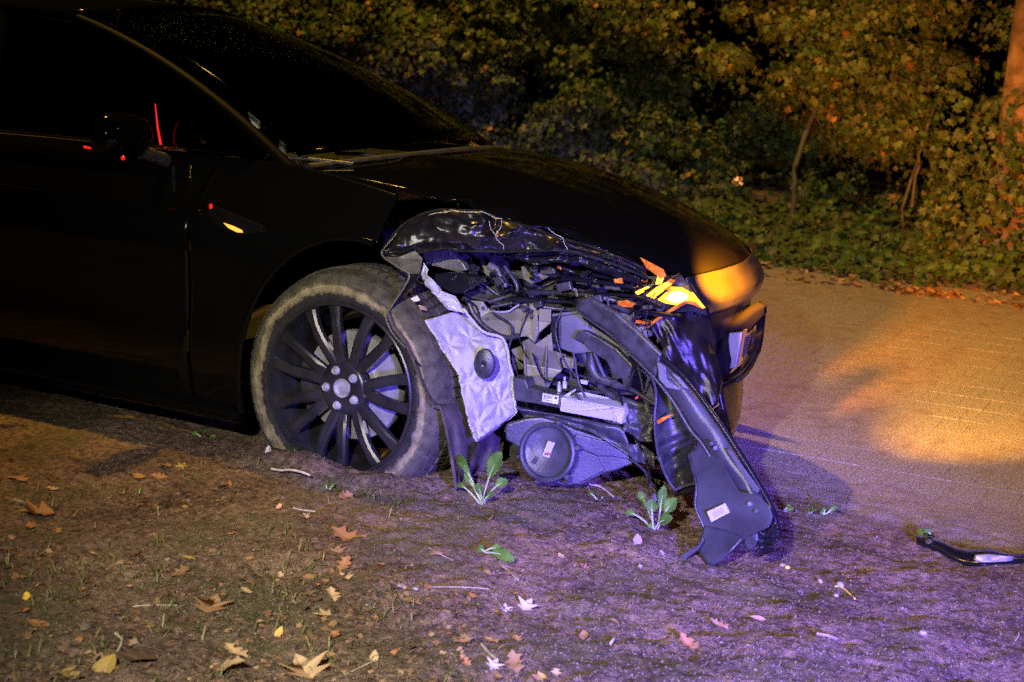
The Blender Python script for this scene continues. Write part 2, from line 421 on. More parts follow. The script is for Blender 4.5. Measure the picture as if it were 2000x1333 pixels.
for k in range(3700):
    x = rng.uniform(-9.5, 4.5); z = rng.uniform(.25, 4.4)
    g = fbm(x*.9, z*1.1, 21., 3)+.5*fbm(x*2.3, z*2.6, 25., 2)
    if z < .85 and -2.6 < x < .9 and g > .1+.3*z: continue       # bare dark foot of the hedge where the stems show
    if g < (-.36 if z < 3.2 else -.1): continue
    if .45 < x < 1.5 and z > 1.35 and rng.random() < .85: continue
    yy = 8.75+.45*fbm(x*1.4, z*1.7, 30.) - .22*(z > 1.2)*fbm(x*.5, z*.6, 44.) + .25*rng.random() - .50*sstep(.8, 1.6, z)
    c = np.array([x, yy, z]); r = rng.uniform(.13, .30); m = int(20+60*r/.3)
    d = rng.normal(0, 1, (m, 3)); d[:, 1] -= .7; d[:, 2] += .35; d /= np.linalg.norm(d, axis=1, keepdims=True)
    pos.append(c+d*r*np.array([1.25, .8, .75])*rng.uniform(.7, 1.05, (m, 1))); nr.append(d+rng.normal(0, .45, (m, 3)))
pos = np.concatenate(pos); nr = np.concatenate(nr)
# inner leaves, deep in the hedge
m = 9000; pin = np.stack([rng.uniform(-10, 5, m), rng.uniform(9.0, 9.9, m), rng.uniform(.2, 3.6, m)], 1)
pos = np.concatenate([pos, pin]); nr = np.concatenate([nr, rng.normal(0, 1, (m, 3))+np.array([0, -1, .3])])
m = 1500; q = np.stack([rng.uniform(.35, 1.5, m), rng.uniform(7.4, 7.65, m), rng.uniform(.1, 1.45, m)], 1); q = q[q[:, 2] < 1.5-.5*rng.random(len(q))]
pos = np.concatenate([pos, q]); nr = np.concatenate([nr, rng.normal(0, .6, (len(q), 3))+np.array([0, -1, .5])])
size = rng.uniform(.030, .066, len(pos))*rng.choice([.7, 1.0, 1.35], len(pos)); cols = leaf_cols(len(pos), HP)
autumn = rng.random(len(pos)) < .012; cols[autumn] = np.array([.22, .10, .03])*rng.uniform(.7, 1.3, (autumn.sum(), 1))
scr = np.array([proj(p) for p in pos]); vis = (scr[:, 0] > 0) & (scr[:, 0] < 2000) & (scr[:, 1] > 0) & (scr[:, 1] < 470)
front = np.argsort(pos[:, 1]-size*6+(~vis)*99)[:220]
keep = np.ones(len(pos), bool); keep[front] = False
V, F, C = leaf_cloud(pos[keep], nr[keep], size[keep], cols[keep], IVY)
fo = mesh('foliage', V, F, M_leafattr, hedge); tint_attr(fo, C); tag(fo, kind='stuff')
ivlib = []
for k in range(6):
    V, F, C = leaf_cloud(np.zeros((1, 3)), np.array([[0, 0, 1.]]), np.array([1.]), leaf_cols(1, HP), IVY)
    # lay the leaf out along +Y facing +Z
    V = IVY; me = bpy.data.meshes.new('leaf'); me.from_pydata(V.tolist(), [], F); me.materials.append(M_leafattr)
    a = me.color_attributes.new('tint', 'FLOAT_COLOR', 'POINT'); a.data.foreach_set('color', C.astype(np.float32).ravel()); ivlib.append(me)
for q in front:
    o = bpy.data.objects.new('leaf', ivlib[int(rng.integers(6))]); col.objects.link(o)
    s = float(size[q]); nn = Vector(nr[q]).normalized(); o.rotation_mode = 'QUATERNION'
    o.rotation_quaternion = nn.to_track_quat('Z', 'Y') @ Matrix.Rotation(rng.uniform(0, 6.28), 3, 'Z').to_quaternion()
    o.location = Vector(pos[q])-Vector(hedge.location); o.scale = (s, s, s); o.parent = hedge
for (a, b_, r) in [((1553, 325), (1541, 452), .022), ((1763, 405), (1757, 470), .012), ((1795, 300), (1788, 345), .012)]:
    p = P(*a, 8.30); q = P(*b_, 8.30); m_ = (p+q)/2+Vector((.02, 0, 0))
    tube('stem', [p+Vector((.05, .3, .5)), p, m_, q, q+Vector((0, 0, -.25))], r, M_stem, hedge, 7, 9)
for k in range(3):
    x = rng.uniform(-8.0, -2.5); h = rng.uniform(1.0, 2.4)
    tube('stem', [(x, 8.95, -.1), (x+rng.normal(0, .1), 8.95+rng.normal(0, .1), h*.5), (x+rng.normal(0, .3), 8.95+rng.normal(0, .15), h)], [.02, .015, .008], M_stem, hedge, 6)

# low ground cover between the hedge and the road
N = 15000; x = rng.uniform(-9, 5, N); y = 6.35+2.2*rng.random(N)**.85
cov = np.array([fbm(a*1.1, b_*1.6, 60., 3) for a, b_ in zip(x, y)])
z = np.array([height(a, b_) for a, b_ in zip(x, y)])+rng.random(N)**.7*(.05+.17*np.clip((y-6.3)/.9, 0, 1)*(1+.9*cov))
ok = (y > 6.55+.35*cov); x, y, z = x[ok], y[ok], z[ok]
nr2 = np.stack([rng.normal(0, .5, len(x)), rng.normal(-.45, .4, len(x)), np.full(len(x), .8)], 1)
V, F, C = leaf_cloud(np.stack([x, y, z], 1), nr2, rng.uniform(.04, .09, len(x)), leaf_cols(len(x), [(.040, .072, .016), (.034, .060, .014), (.055, .08, .02), (.045, .05, .018)]), IVY)
gc = mesh('ground_cover', V, F, M_leafattr); tint_attr(gc, C); tag(gc, 'low ivy-like ground cover between the road and the hedge', 'ground cover', kind='stuff')
# leaf litter heaped along the far road edge
N = 3200; x = rng.uniform(-6, 5, N); y = 6.12+rng.exponential(.16, N)+.05*np.sin(x*3); 
z = np.array([height(a, b_) for a, b_ in zip(x, y)])+.004+.02*rng.random(N)
V, F, C = leaf_cloud(np.stack([x, y, z], 1), np.stack([rng.normal(0, .4, N), rng.normal(0, .4, N), np.ones(N)], 1), rng.uniform(.03, .085, N), leaf_cols(N, [(.30, .15, .05), (.22, .11, .045), (.36, .21, .09), (.14, .08, .04), (.10, .065, .035)]), OVAL)
lt = mesh('leaf_litter', V, F, M_litter); tint_attr(lt, C); tag(lt, 'brown leaf litter gathered along the far edge of the road', 'leaf litter', kind='stuff')

# tree trunk at the right end of the hedge
tree = thing('tree', 'orange lit tree trunk standing in the hedge at the right', 'tree', (.93, 7.95, 0))
V, F = [], []; H = 4.2; nk, nz = 28, 60
for jz in range(nz):
    zz = H*jz/(nz-1); r0 = .21-.02*zz+.06*math.exp(-zz*4)
    for k in range(nk):
        a = 2*math.pi*k/nk; r = r0*(1+.05*fbm(math.cos(a)*2.5, math.sin(a)*2.5, zz*.8)+.07*abs(fbm(math.cos(a)*6, math.sin(a)*6, zz*1.2+9)))
        V.append((  .93+r*math.cos(a), 7.95+r*math.sin(a), zz-.05))
F = [(j_*nk+k, j_*nk+(k+1) % nk, (j_+1)*nk+(k+1) % nk, (j_+1)*nk+k) for j_ in range(nz-1) for k in range(nk)]
mesh('trunk', V, F, M_bark, tree, True)
for k, (a, s) in enumerate([(2.2, 1.1), (.4, 1.0), (4.2, .9), (5.3, 1.2)]):
    q = Vector((.93, 7.95, 2.9+.3*k)); d = Vector((math.cos(a), math.sin(a), .8))
    tube('limb', [q, q+d*.5*s, q+d*1.0*s+Vector((0, 0, .15))], [.08, .055, .03], M_bark, tree, 8)
N = 2600; c = np.array([.8, 8.3, 4.4]); d = rng.normal(0, 1, (N, 3)); d /= np.linalg.norm(d, axis=1, keepdims=True)
pp = c+d*np.array([1.5, 1.3, 1.1])*rng.uniform(.55, 1, (N, 1))
V, F, C = leaf_cloud(pp, d+rng.normal(0, .5, (N, 3)), rng.uniform(.06, .11, N), leaf_cols(N, HP), IVY)
cr = mesh('crown', V, F, M_leafattr, tree); tint_attr(cr, C); tag(cr, kind='stuff')

# lamp seen through the foliage
gl = thing('garden_lamp', 'small glowing orange lamp seen through gaps in the hedge', 'lamp', P(1441, 356, 8.9))
M_glow = mat('lamp_globe_lit', (.8, .5, .2), .4, emit=(1, .36, .10), estr=1.3)
g0 = P(1441, 356, 8.9)
lathe('globe', [(.001, -.05), (.03, -.042), (.048, -.015), (.048, .015), (.03, .042), (.001, .05)], 14, g0, M_glow, gl, 180)
tube('post', [g0+Vector((0, 0, -.06)), Vector((g0.x, g0.y, -.05))], .015, M_plast, gl)

# ================================================================ THE CRASHED CAR
car = thing('crashed_car', 'black car with its front corner torn open, sunk in the soil verge', 'car', (-1.2, .97, 0))
def pan(name, f, u0, u1, v0, v1, nu, nv, material, parent=car, thick=.004):
    V = [f(u0+(u1-u0)*i/(nu-1), v0+(v1-v0)*j/(nv-1)) for j in range(nv) for i in range(nu)]
    return mesh(name, V, grid_faces(nu, nv), material, parent, True, thick)
WC = Vector((0, 0, .355)); AR = .435
def shoulder(x): return 1.055-.02*max(0, -x-.4)*0 - .10*sstep(-.5, .5, x) + .0*x
def side_y(x, t, z):
    y = .02+.05*sstep(.42, .18, z)+.012*math.cos((z-.55)*7) - .012*math.exp(-((math.hypot(x, (z-.355)/1.15)-AR)/.07)**2)
    return y+.17*sstep(.74, 1.07, z)**1.6
def side(flip=False, arch=True):
    def f(x, v):
        sh = shoulder(x) if not flip else 1.055-.225*sstep(-.55, .62, x)
        zb = .205-.02*x*0
        if arch and abs(x) < AR: zb = max(zb, .355+1.15*math.sqrt(max(0, AR*AR-x*x)))
        zt = sh; z = zb+(zt-zb)*v; y = side_y(x, v, z)
        if flip and x > .2: y += .9*(x-.2)**2
        return (x, 1.94-y if flip else y, z)
    return f
S = side()
pan('front_fender', S, -.66, .085, 0, 1, 46, 22, M_paint)
pan('front_door', S, -1.80, -.666, 0, 1, 24, 22, M_paint)
pan('rear_door', S, -2.75, -1.806, 0, 1, 20, 22, M_paint)
pan('rear_quarter', S, -3.7, -2.756, 0, 1, 20, 22, M_paint)
S2 = side(True)
pan('front_fender', S2, -.66, .62, 0, 1, 50, 16, M_paint)
pan('front_door', S2, -1.80, -.666, 0, 1, 12, 12, M_paint)
pan('rear_quarter', S2, -3.7, -1.806, 0, 1, 14, 12, M_paint)
# lip of the wheel arch
tube('arch_lip', [(AR*math.cos(a), .008, .355+1.15*AR*math.sin(a)) for a in np.linspace(R(80), R(196), 26)], .010, M_paint, car, 8)
tube('sill', [(-.46, .075, .195), (-1.5, .075, .20), (-3.6, .075, .205)], .035, M_paint, car, 8)

# ---- glasshouse
wsB = [Vector((-.40, .21, 1.055)), Vector((-.24, .97, 1.10)), Vector((-.42, 1.73, 1.07))]
wsT = [Vector((-1.50, .40, 1.505)), Vector((-1.40, .97, 1.565)), Vector((-1.56, 1.54, 1.515))]
def quad3(a, b, c, t): return a*((1-t)*(1-2*t))+b*(4*t*(1-t))+c*(t*(2*t-1))
def ws(s, t):
    p = quad3(*wsB, s).lerp(quad3(*wsT, s), t); p += Vector((.35, 0, .9)).normalized()*.05*4*t*(1-t)*1.0; return p
pan('windscreen', ws, .035, .965, .02, .97, 24, 14, M_glass, thick=.005)
for s in (0, 1):
    tube('windscreen_pillar', [ws(s, t)+Vector((0, .0, -.012)) for t in np.linspace(-.03, 1.02, 16)], .026, M_pillar, car, 10, flat=.8)
def roof(s, t):
    a = quad3(*wsT, s); b = Vector((-3.5, .46+1.02*s, 1.40+.05*4*s*(1-s))); p = a.lerp(b, t); p.z += .07*4*t*(1-t); return p
pan('roof', roof, 0, 1, 0, 1, 16, 16, M_paint, thick=.01)
def rearw(s, t): return Vector((-3.5-.45*t, .46+1.02*s, 1.40-.33*t+.05*4*s*(1-s)*(1-t)))
pan('rear_window', rearw, 0, 1, 0, 1, 10, 6, M_tint)
def tailp(s, t): return Vector((-3.95+.2*abs(2*s-1)**3-.05*math.sin(t*3.1), .1+1.74*s, 1.07-.82*t))
pan('tail_panel', tailp, 0, 1, 0, 1, 14, 8, M_paint)
pan('boot_lid', lambda s, t: Vector((-3.5-.47*t, .14+1.66*s, 1.058+.012*4*s*(1-s))), 0, 1, 0, 1, 10, 5, M_paint)
for fl in (0, 1):
    def sg(u, v, fl=fl):
        lo = Vector((-.62+(-3.2+.62)*u, .175, 1.06)); hi = roof(0, max(0, min(1, u*.86)))+Vector((.0, -.005, -.03))
        if u < .4: hi = ws(0, min(1, .05+u/.36))*1 + Vector((0, -.02, -.03)) if u < .36 else hi
        p = lo.lerp(hi, v); p.y -= .02*math.sin(v*3.14)
        if fl: p.y = 1.94-p.y
        return p
    pan('side_window', sg, .0, 1, 0, 1, 30, 8, M_tint)
    tube('roof_rail', [Vector((p.x, 1.94-p.y if fl else p.y, p.z)) for p in [roof(0, t)+Vector((0, -.01, -.01)) for t in np.linspace(0, 1, 10)]], .03, M_paint, car, 8)
for x0, x1 in ((-1.74, -1.84), (-2.7, -2.8)):
    tube('door_pillar', [(x0, .16, 1.05), (x1, .36, 1.49)], .035, M_cloth, car, 8)
tube('belt_trim', [(-.78, .155, 1.066), (-1.3, .155, 1.068), (-3.0, .155, 1.06)], .007, M_chrome, car, 8)
tube('quarter_window_frame', [P(402, 283, .18), P(380, 255, .2), P(358, 229, .22)], .006, M_chrome, car, 8)
# wipers, cabin
box('dashboard', (-.98, .30, .86), (-.42, 1.64, 1.02), M_plast, car, .05)
tube('wiper', [P(527, 306, .26), P(600, 311, .30), P(690, 321, .34)], .007, M_plast, car, 8)
tube('wiper', [P(655, 300, .55), P(700, 301, .62), P(760, 309, .7)], .007, M_plast, car, 8)
tube('air_intake_trim', [ws(s, -.02)+Vector((.03, 0, .0)) for s in np.linspace(.02, .98, 14)], .02, M_plast, car, 8, flat=.5)
M_swt = mat('steering_leather', (.16, .15, .14), .35)
sw = lathe('steering_wheel', [(.175+.016*math.cos(a), .016*math.sin(a)) for a in np.linspace(0, 2*math.pi, 9)], 24, (-1.05, 1.35, 1.02), M_swt, car, 180, Matrix.Rotation(R(68), 3, 'Z'))
for yy in (.56, 1.38):
    box('seat', (-1.75, yy-.24, .45), (-1.25, yy+.24, .62), M_cloth, car, .05)
    box('seat_backrest', (-1.95, yy-.23, .6), (-1.78, yy+.23, 1.18), M_cloth, car, .06)
    box('headrest', (-1.95, yy-.12, 1.22), (-1.85, yy+.12, 1.40), M_cloth, car, .04)
sheet('pale_cabin_piece', [(484, 200), (491, 206), (503, 240), (502, 252), (494, 247), (484, 225)], .85, .02, M_label, car)  # pale sheet put in for a bright streak inside the cabin
tube('red_window_glint', [P(303, 203, .15), P(308, 250, .145), P(314, 283, .14)], [.002, .004, .005], M_red_glint, car, 8)  # glowing strip drawn for a red reflection at the window
# door mirror
mb = []; mc = P(232, 264, -.04)
nu, nv = 18, 12
for j in range(nv):
    th = math.pi*(j+.0)/(nv-1)
    for i in range(nu):
        ph = 2*math.pi*i/nu; sx_ = math.copysign(abs(math.sin(th))**.55, math.sin(th))
        mb.append(Vector((mc.x+.075*sx_*math.cos(ph)*(1 if math.cos(ph) > 0 else .35), mc.y+.125*math.copysign(abs(math.cos(th))**.7, math.cos(th)), mc.z+.078*sx_*math.sin(ph))))
mf = [(j*nu+i, j*nu+(i+1) % nu, (j+1)*nu+(i+1) % nu, (j+1)*nu+i) for j in range(nv-1) for i in range(nu)]
mir = mesh('door_mirror', mb, mf, M_paint, car, True)
tube('mirror_stalk', [mc+Vector((.02, .09, -.06)), mc+Vector((.05, .19, -.09))], .025, M_plast, mir, 8)
lathe('mirror_glint_dot', [(.001, -.004), (.006, -.003), (.008, .002)], 12, P(240, 309, -.13), M_red_glint, mir)  # glowing dot drawn as a red glint on the mirror shell
sheet('mirror_glint', [(162, 285), (174, 288), (175, 292), (163, 290)], -.14, .01, M_red_glint, mir, .001)  # second red mirror glint, a sliver that glows by itself
# vent trim on the fender, with a glowing amber piece as its glint
sv = sheet('side_vent', [(404, 398), (416, 402), (510, 441), (518, 450), (505, 456), (470, 460), (430, 446), (404, 420)], .014, .008, M_cloth, car)
sheet('amber_glint', [(436, 436), (454, 442), (471, 450), (473, 455), (462, 454), (446, 446)], .0, .006, M_amber_glint, sv, .001)  # reflected street-lamp streak made as a glowing piece
sheet('vent_tip', [(408, 400), (412, 398), (414, 407), (409, 409)], .0, .006, M_red_glint, sv, .001)  # red glow is in this tip's material, no lamp here
sheet('vent_tip', [(511, 447), (517, 447), (518, 453), (512, 453)], .0, .006, M_chrome, sv, .001)
tube('door_handle', [(-1.55, -.005, .90), (-1.5, -.03, .905), (-1.36, -.03, .905), (-1.31, -.005, .90)], .012, M_paint, car, 8)

# ---- bonnet
HB = [ws(s, -.03)+Vector((.05, 0, -.008)) for s in (0, .5, 1)]
HM = [Vector((.25, .23, .968)), Vector((.34, .97, 1.035)), Vector((.26, 1.74, .955))]
HF0 = [(-.02, .965, .40, .80), (.25, 1.0, .74, .803), (.5, .985, 1.03, .808), (.75, .89, 1.33, .812), (1, .62, 1.60, .845)]
def HF(v):
    k = min(3, int(v*4)); t = v*4-k; a, b = HF0[k], HF0[k+1]
    pts = [Vector(q[1:]) for q in HF0]; pts = [pts[0]*2-pts[1]]+pts+[pts[-1]*2-pts[-2]]
    a, b, c, d = pts[k:k+4]; return .5*((2*b)+(c-a)*t+(2*a-5*b+4*c-d)*t*t+(3*b-a-3*c+d)*t**3)
def hood(u, v):
    p = quad3(quad3(*HB, v), quad3(*HM, v), HF(v), u)
    p.z += .012*math.exp(-((v-.30)/.05)**2)*(1-u)+.012*math.exp(-((v-.74)/.05)**2)*(1-u)      # power-bulge creases
    p.z -= .03*sstep(.9, 1, u)**2
    k = sstep(.13, 0, v)*sstep(.25, .6, u)
    p.z += k*.03*fbm(u*9, v*14, 5.); p.y += k*.05*fbm(u*7, v*8, 9.)
    return p
pan('bonnet', hood, 0, 1, 0, 1, 70, 60, M_paint, thick=.006)
tube('bonnet_edge_trim', [hood(u, .30)+Vector((0, 0, .004)) for u in np.linspace(.86, .955, 8)], .0035, M_chrome, car, 6)

# ---- front fascia, grille opening, number plate
def oroot(v):
    q = HF(min(1, v+.02))-HF(max(0, v-.02)); d = Vector((q.y, -q.x, 0)); d.normalize(); return d
PROF = [(-.004, .008), (.004, -.012), (.026, -.038), (.042, -.066), (.044, -.085), (.036, -.115), (.010, -.135), (-.03, -.145), (-.05, -.16)]
def fascia(v, t):
    k = min(len(PROF)-2, int(t*(len(PROF)-1))); f = t*(len(PROF)-1)-k
    a = PROF[k][0]*(1-f)+PROF[k+1][0]*f; z = PROF[k][1]*(1-f)+PROF[k+1][1]*f
    p = HF(v)+oroot(v)*a; p.z += z-.012; return p
pan('front_fascia', fascia, .03, 1, 0, 1, 50, 34, M_dusty, thick=.006)
def grille_back(v, t): p = HF(v)+oroot(v)*(-.06+.02*t); p.z += -.15-.28*t; return p
pan('grille_backing', grille_back, .1, 1, 0, 1, 30, 10, M_cloth)

# grille surround: thick black frame sweeping down round the plate
patch('grille_surround', [(1484, 588), (1462, 600), (1438, 622), (1418, 640), (1400, 672), (1388, 700)], [(1482, 606), (1470, 622), (1450, 645), (1428, 652), (1415, 690), (1407, 735)], 20, 6, lambda u, v, a, b: .95-.32*u+.03*v, M_cloth, car, .03)
patch('grille_surround', [(1388, 700), (1400, 728), (1425, 732), (1452, 708), (1472, 668), (1481, 610)], [(1402, 745), (1412, 752), (1432, 742), (1456, 716), (1475, 676), (1483, 608)], 20, 4, lambda u, v, a, b: .62+.45*u, M_torn, car, .03)
plate = sheet('licence_plate_holder', [(1424, 651), (1450, 649), (1438, 718), (1412, 723)], .72, .02, M_inner, car, .004)
a, b_, c, d = P(1452, 649, .735), P(1440, 717, .735), P(1481, 628, 1.22), P(1473, 690, 1.22)
nn = (c-a).cross(b_-a).normalized(); nn = nn if nn.x > 0 else -nn
mesh('licence_plate', [a, b_, d, c], [(0, 1, 2, 3)], M_yplate, plate, thick=.006)
for k in range(6):
    t = .16+.13*k; e0 = a.lerp(c, t); e1 = b_.lerp(d, t); f0 = a.lerp(c, t+.07); f1 = b_.lerp(d, t+.07)
    o = nn*.0045
    mesh('plate_character', [e0.lerp(e1, .2)+o, e0.lerp(e1, .8)+o, f0.lerp(f1, .8)+o, f0.lerp(f1, .2)+o], [(0, 1, 2, 3)], M_ink, plate, thick=.001)
# torn bumper cover below the lamp
def ybump(u, v, a, b): return .34+.14*u+.03*fbm(a*.014, b*.008, 4., 2)+.012*abs(fbm(a*.05-b*.02, b*.02, 8., 2))
patch('torn_bumper_cover', [(1268, 634), (1300, 612), (1335, 592), (1362, 590), (1384, 602)], [(1345, 770), (1372, 800), (1390, 800), (1402, 790), (1412, 742)], 30, 30, ybump, M_torn, car, .004)
patch('torn_bumper_cover', [(1345, 770), (1372, 792), (1392, 800), (1408, 790)], [(1418, 862), (1428, 866), (1433, 868), (1436, 866)], 16, 16, lambda u, v, a, b: .36+.1*u+.02*fbm(a*.05, b*.02, 2.), M_torn, car, .004)
patch('lower_bumper', [(1405, 752), (1420, 745), (1440, 738), (1451, 722)], [(1424, 862), (1434, 850), (1446, 812), (1452, 768)], 12, 10, lambda u, v, a, b: .52+.35*u, M_torn, car, .012)
patch('bumper_skin', [(1300, 612), (1340, 598), (1384, 603), (1425, 592), (1470, 572)], [(1350, 772), (1384, 792), (1398, 748), (1406, 690), (1464, 606)], 34, 14, lambda u, v, a, b: .42+.52*u**1.3+.03*math.sin(v*3)+.012*fbm(a*.02, b*.015, 3., 2), M_torn, car, .004)
tube('bumper_seam', [P(1262, 640, .36), P(1300, 613, .33), P(1340, 590, .31), P(1352, 592, .31), P(1374, 602, .33)], .006, M_amberlens, car, 8)

# ---- broken headlamp, still lit
hl = sheet('headlight', [(1236, 578), (1262, 552), (1300, 540), (1330, 536), (1345, 556), (1376, 600), (1345, 592), (1290, 596)], [.36, .38, .40, .42, .40, .33, .33, .35], .05, M_plast, car)
sheet('headlight_reflector', [(1284, 586), (1296, 568), (1310, 561), (1330, 562), (1352, 574), (1362, 588), (1340, 592), (1322, 597), (1300, 593)], [.33]*9, .008, M_hot, hl)
sheet('led_core', [(1300, 584), (1312, 571), (1328, 570), (1344, 579), (1336, 588), (1318, 592)], .318, .004, M_core, hl, .001)
for q in ([(1262, 577), (1290, 556), (1316, 547), (1310, 556), (1285, 574), (1266, 580)], [(1240, 571), (1264, 560), (1270, 563), (1246, 576)], [(1270, 581), (1296, 568), (1299, 571), (1276, 584)]):
    sheet('light_strip', q, .325, .006, M_amber, hl, .001)
for q in ([(1236, 566), (1258, 556), (1260, 560), (1240, 570)], [(1280, 580), (1300, 566), (1304, 568), (1286, 584)], [(1256, 568), (1296, 549), (1300, 552), (1262, 572)]):
    sheet('lamp_rib', q, .318, .008, M_gloss, hl, .001)
sheet('lens_edge', [(1336, 590), (1352, 571), (1377, 602), (1371, 602), (1352, 583), (1345, 593)], .315, .004, M_hot, hl, .001)
sheet('lens_shard', [(1250, 503), (1272, 514), (1296, 527), (1301, 540), (1290, 546), (1284, 540), (1262, 524)], [.30]*7, .004, M_amberlens, hl, .001)
sheet('lens_shard', [(1284, 540), (1297, 541), (1291, 555), (1280, 556)], .31, .004, M_amber, hl, .001)
sheet('lens_shard', [(1308, 545), (1326, 534), (1334, 540), (1320, 548)], .33, .004, M_clear, hl, .001)
for k in range(12):
    x, y = 1236+rng.random()*90, 540+rng.random()*36; s = 3+6*rng.random()
    sheet('lens_shard', [(x-s, y), (x, y-s*.6), (x+s, y-.2*s), (x+.2*s, y+.6*s)], .31+.02*rng.random(), .003, random.choice([M_amberlens, M_clear, M_gloss]), hl, 0)
L = P(1338, 566, .30)
lamp('headlight_glow', 'SPOT', P(1356, 560, .36)+Vector((.07, -.02, .035)), 4600, (1, .30, .0), .02, P(1440, 530, .95), 44, 1.0)
hb = lamp('headlight_beam', 'SPOT', (1.08, .30, .66), 2000, (1, .43, .02), .02, (1.95, 3.7, 0), 29, .8)

# ---- crumpled wing top
topc = [(746, 491), (765, 462), (800, 430), (850, 411), (900, 411), (945, 414), (980, 430), (1040, 445), (1075, 459), (1100, 467), (1150, 480), (1200, 499), (1240, 516), (1262, 530)]
botc = [(750, 495), (790, 503), (830, 491), (870, 485), (900, 490), (960, 491), (985, 492), (1050, 490), (1108, 490), (1150, 500), (1200, 517), (1240, 533), (1262, 543)]
def ycr(u, v, a, b):
    y = .06+.22*u-.03*math.sin(v*3.14)
    r1_ = 1-abs(fbm(a*.0085+b*.010, b*.022-a*.004, 3., 1))*2.2; r2_ = 1-abs(fbm(a*.03-b*.02, b*.05+a*.01, 6., 1))*2.2
    fold = (-.045*max(0, r1_)**2+.05)*sstep(.0, .2, u)
    ding = .035*math.exp(-((a-968)/16)**2-((b-440)/22)**2)+.03*math.exp(-((a-1040)/26)**2-((b-470)/14)**2)
    return y+fold*(.35+.65*sstep(.3, .55, u))+ding+.006*fbm(a*.06, b*.06, 1.)
patch('crumpled_wing', topc, botc, 130, 22, ycr, M_crumple, car, .003, angle=55)
tube('wing_edge', [P(a, b, .06+.22*i/13) for i, (a, b) in enumerate(topc)], .004, M_paint_dent, car, 6, 60)
tube('wing_edge', [P(a, b, .05+.22*i/12) for i, (a, b) in enumerate(botc)], .004, M_paint_dent, car, 6, 60)
tube('bright_crease', [P(*q, .10) for q in k1((1045, 230), (1060, 300), (1100, 350), (1120, 400), (1165, 440), (1172, 475))], .0009, M_crease_edge, car, 6, 20)
tube('bright_crease', [P(*q, .10) for q in k1((1150, 225), (1150, 280), (1105, 350))], .0008, M_crease_edge, car, 6, 12)
tube('bright_crease', [P(*q, .16) for q in k1((1560, 300), (1620, 345), (1680, 375), (1700, 430), (1728, 480))], .0008, M_crease_edge, car, 6, 16)
for q, Y, r_ in ((((520, 180), (600, 160), (680, 155), (720, 137), (800, 150), (880, 155), (985, 152), (1050, 180), (1100, 205), (1160, 212)), .085, .0035), (((110, 500), (150, 450), (205, 385), (240, 340)), .055, .003), (((1620, 345), (1690, 380)), .17, .003)):
    tube('bright_crease', [P(*v, Y-.022) for v in k1(*q)], [r_*(.06+.26*abs(math.sin(i_*1.9+r_*999))) for i_ in range(30)], M_crease_edge, car, 5, 30)
# inner edge sheet between wing and bonnet
patch('wing_inner_sheet', k1((1050, 470), (1250, 480), (1500, 490), (1777, 495))+[(1180, 510), (1250, 545)], k1((1060, 520), (1250, 555), (1450, 610), (1777, 590))+[(1180, 535), (1255, 560)], 40, 8, lambda u, v, a, b: .26+.05*u+.03*fbm(a*.04, b*.06, 2.), M_gloss, car, .004)
# torn flange in front of the wheel arch
fl = sheet('wing_flange', k1((130, 540), (250, 550), (400, 492), (470, 560), (440, 690), (350, 690), (280, 640)), [.03, .03, .05, .06, .06, .05, .04], .004, M_ecoatd, car)
sheet('flange_edge', k1((345, 690), (440, 690), (420, 740), (300, 880), (175, 1015), (160, 1010), (240, 900), (320, 780)), [-.02]*8, .006, M_gloss, fl)
tube('flange_edge', [P(*q, -.03) for q in k1((115, 500), (130, 545), (270, 640), (348, 690), (335, 760), (240, 910), (160, 1030), (155, 1090), (210, 1210), (320, 1333))], .0035, M_ecoatd, fl, 6, 40)

# ---- wheel-arch liner
Lc = [(757, 608), (768, 640), (790, 668), (806, 702), (818, 734), (832, 762), (846, 794), (860, 797), (872, 842), (884, 905), (891, 955)]
Rc = [(835, 505), (850, 560), (905, 605), (930, 655), (970, 690), (1000, 760), (1003, 810), (988, 840), (984, 880), (962, 935), (912, 960)]
def rails(name, A, B, nu, nv, Y, material, parent, thick=.003):
    A = resample([(a, b, 0) for a, b in A], nv); B = resample([(a, b, 0) for a, b in B], nv); V = []
    for j in range(nv):
        for i in range(nu):
            q = A[j].lerp(B[j], i/(nu-1)); V.append(P(q.x, q.y, Y(i/(nu-1), j/(nv-1), q.x, q.y)))
    return mesh(name, V, grid_faces(nu, nv), material, parent, True, thick)
ln = rails('wheel_arch_liner', Lc, Rc, 34, 44, lambda u, v, a, b: .0-.03+.40*u+.012*fbm(a*.02, b*.02, 3.)+.005*fbm(a*.08, b*.05, 1.)+.012*math.sin(u*22)*sstep(.5, .9, v), M_liner, car, .006)
sheet('liner_seam', k3((90, 362), (110, 368), (148, 402), (140, 408), (100, 376)), -.03, .004, M_gloss, ln)
sheet('paint_chip', k1((362, 905), (420, 878), (445, 920), (400, 935)), .0, .002, M_label, ln, 0)
sheet('paint_chip', k1((300, 1130), (380, 1165), (370, 1180), (300, 1148)), .0, .002, M_foil, ln, 0)
sheet('mud_cake', k1((430, 960), (490, 975), (510, 1010), (450, 1000)), .02, .003, M_twig, ln, 0)
tube('liner_edge', [P(a, b, -.034) for a, b in Lc[2:]], .004, M_liner, ln, 6, 30)

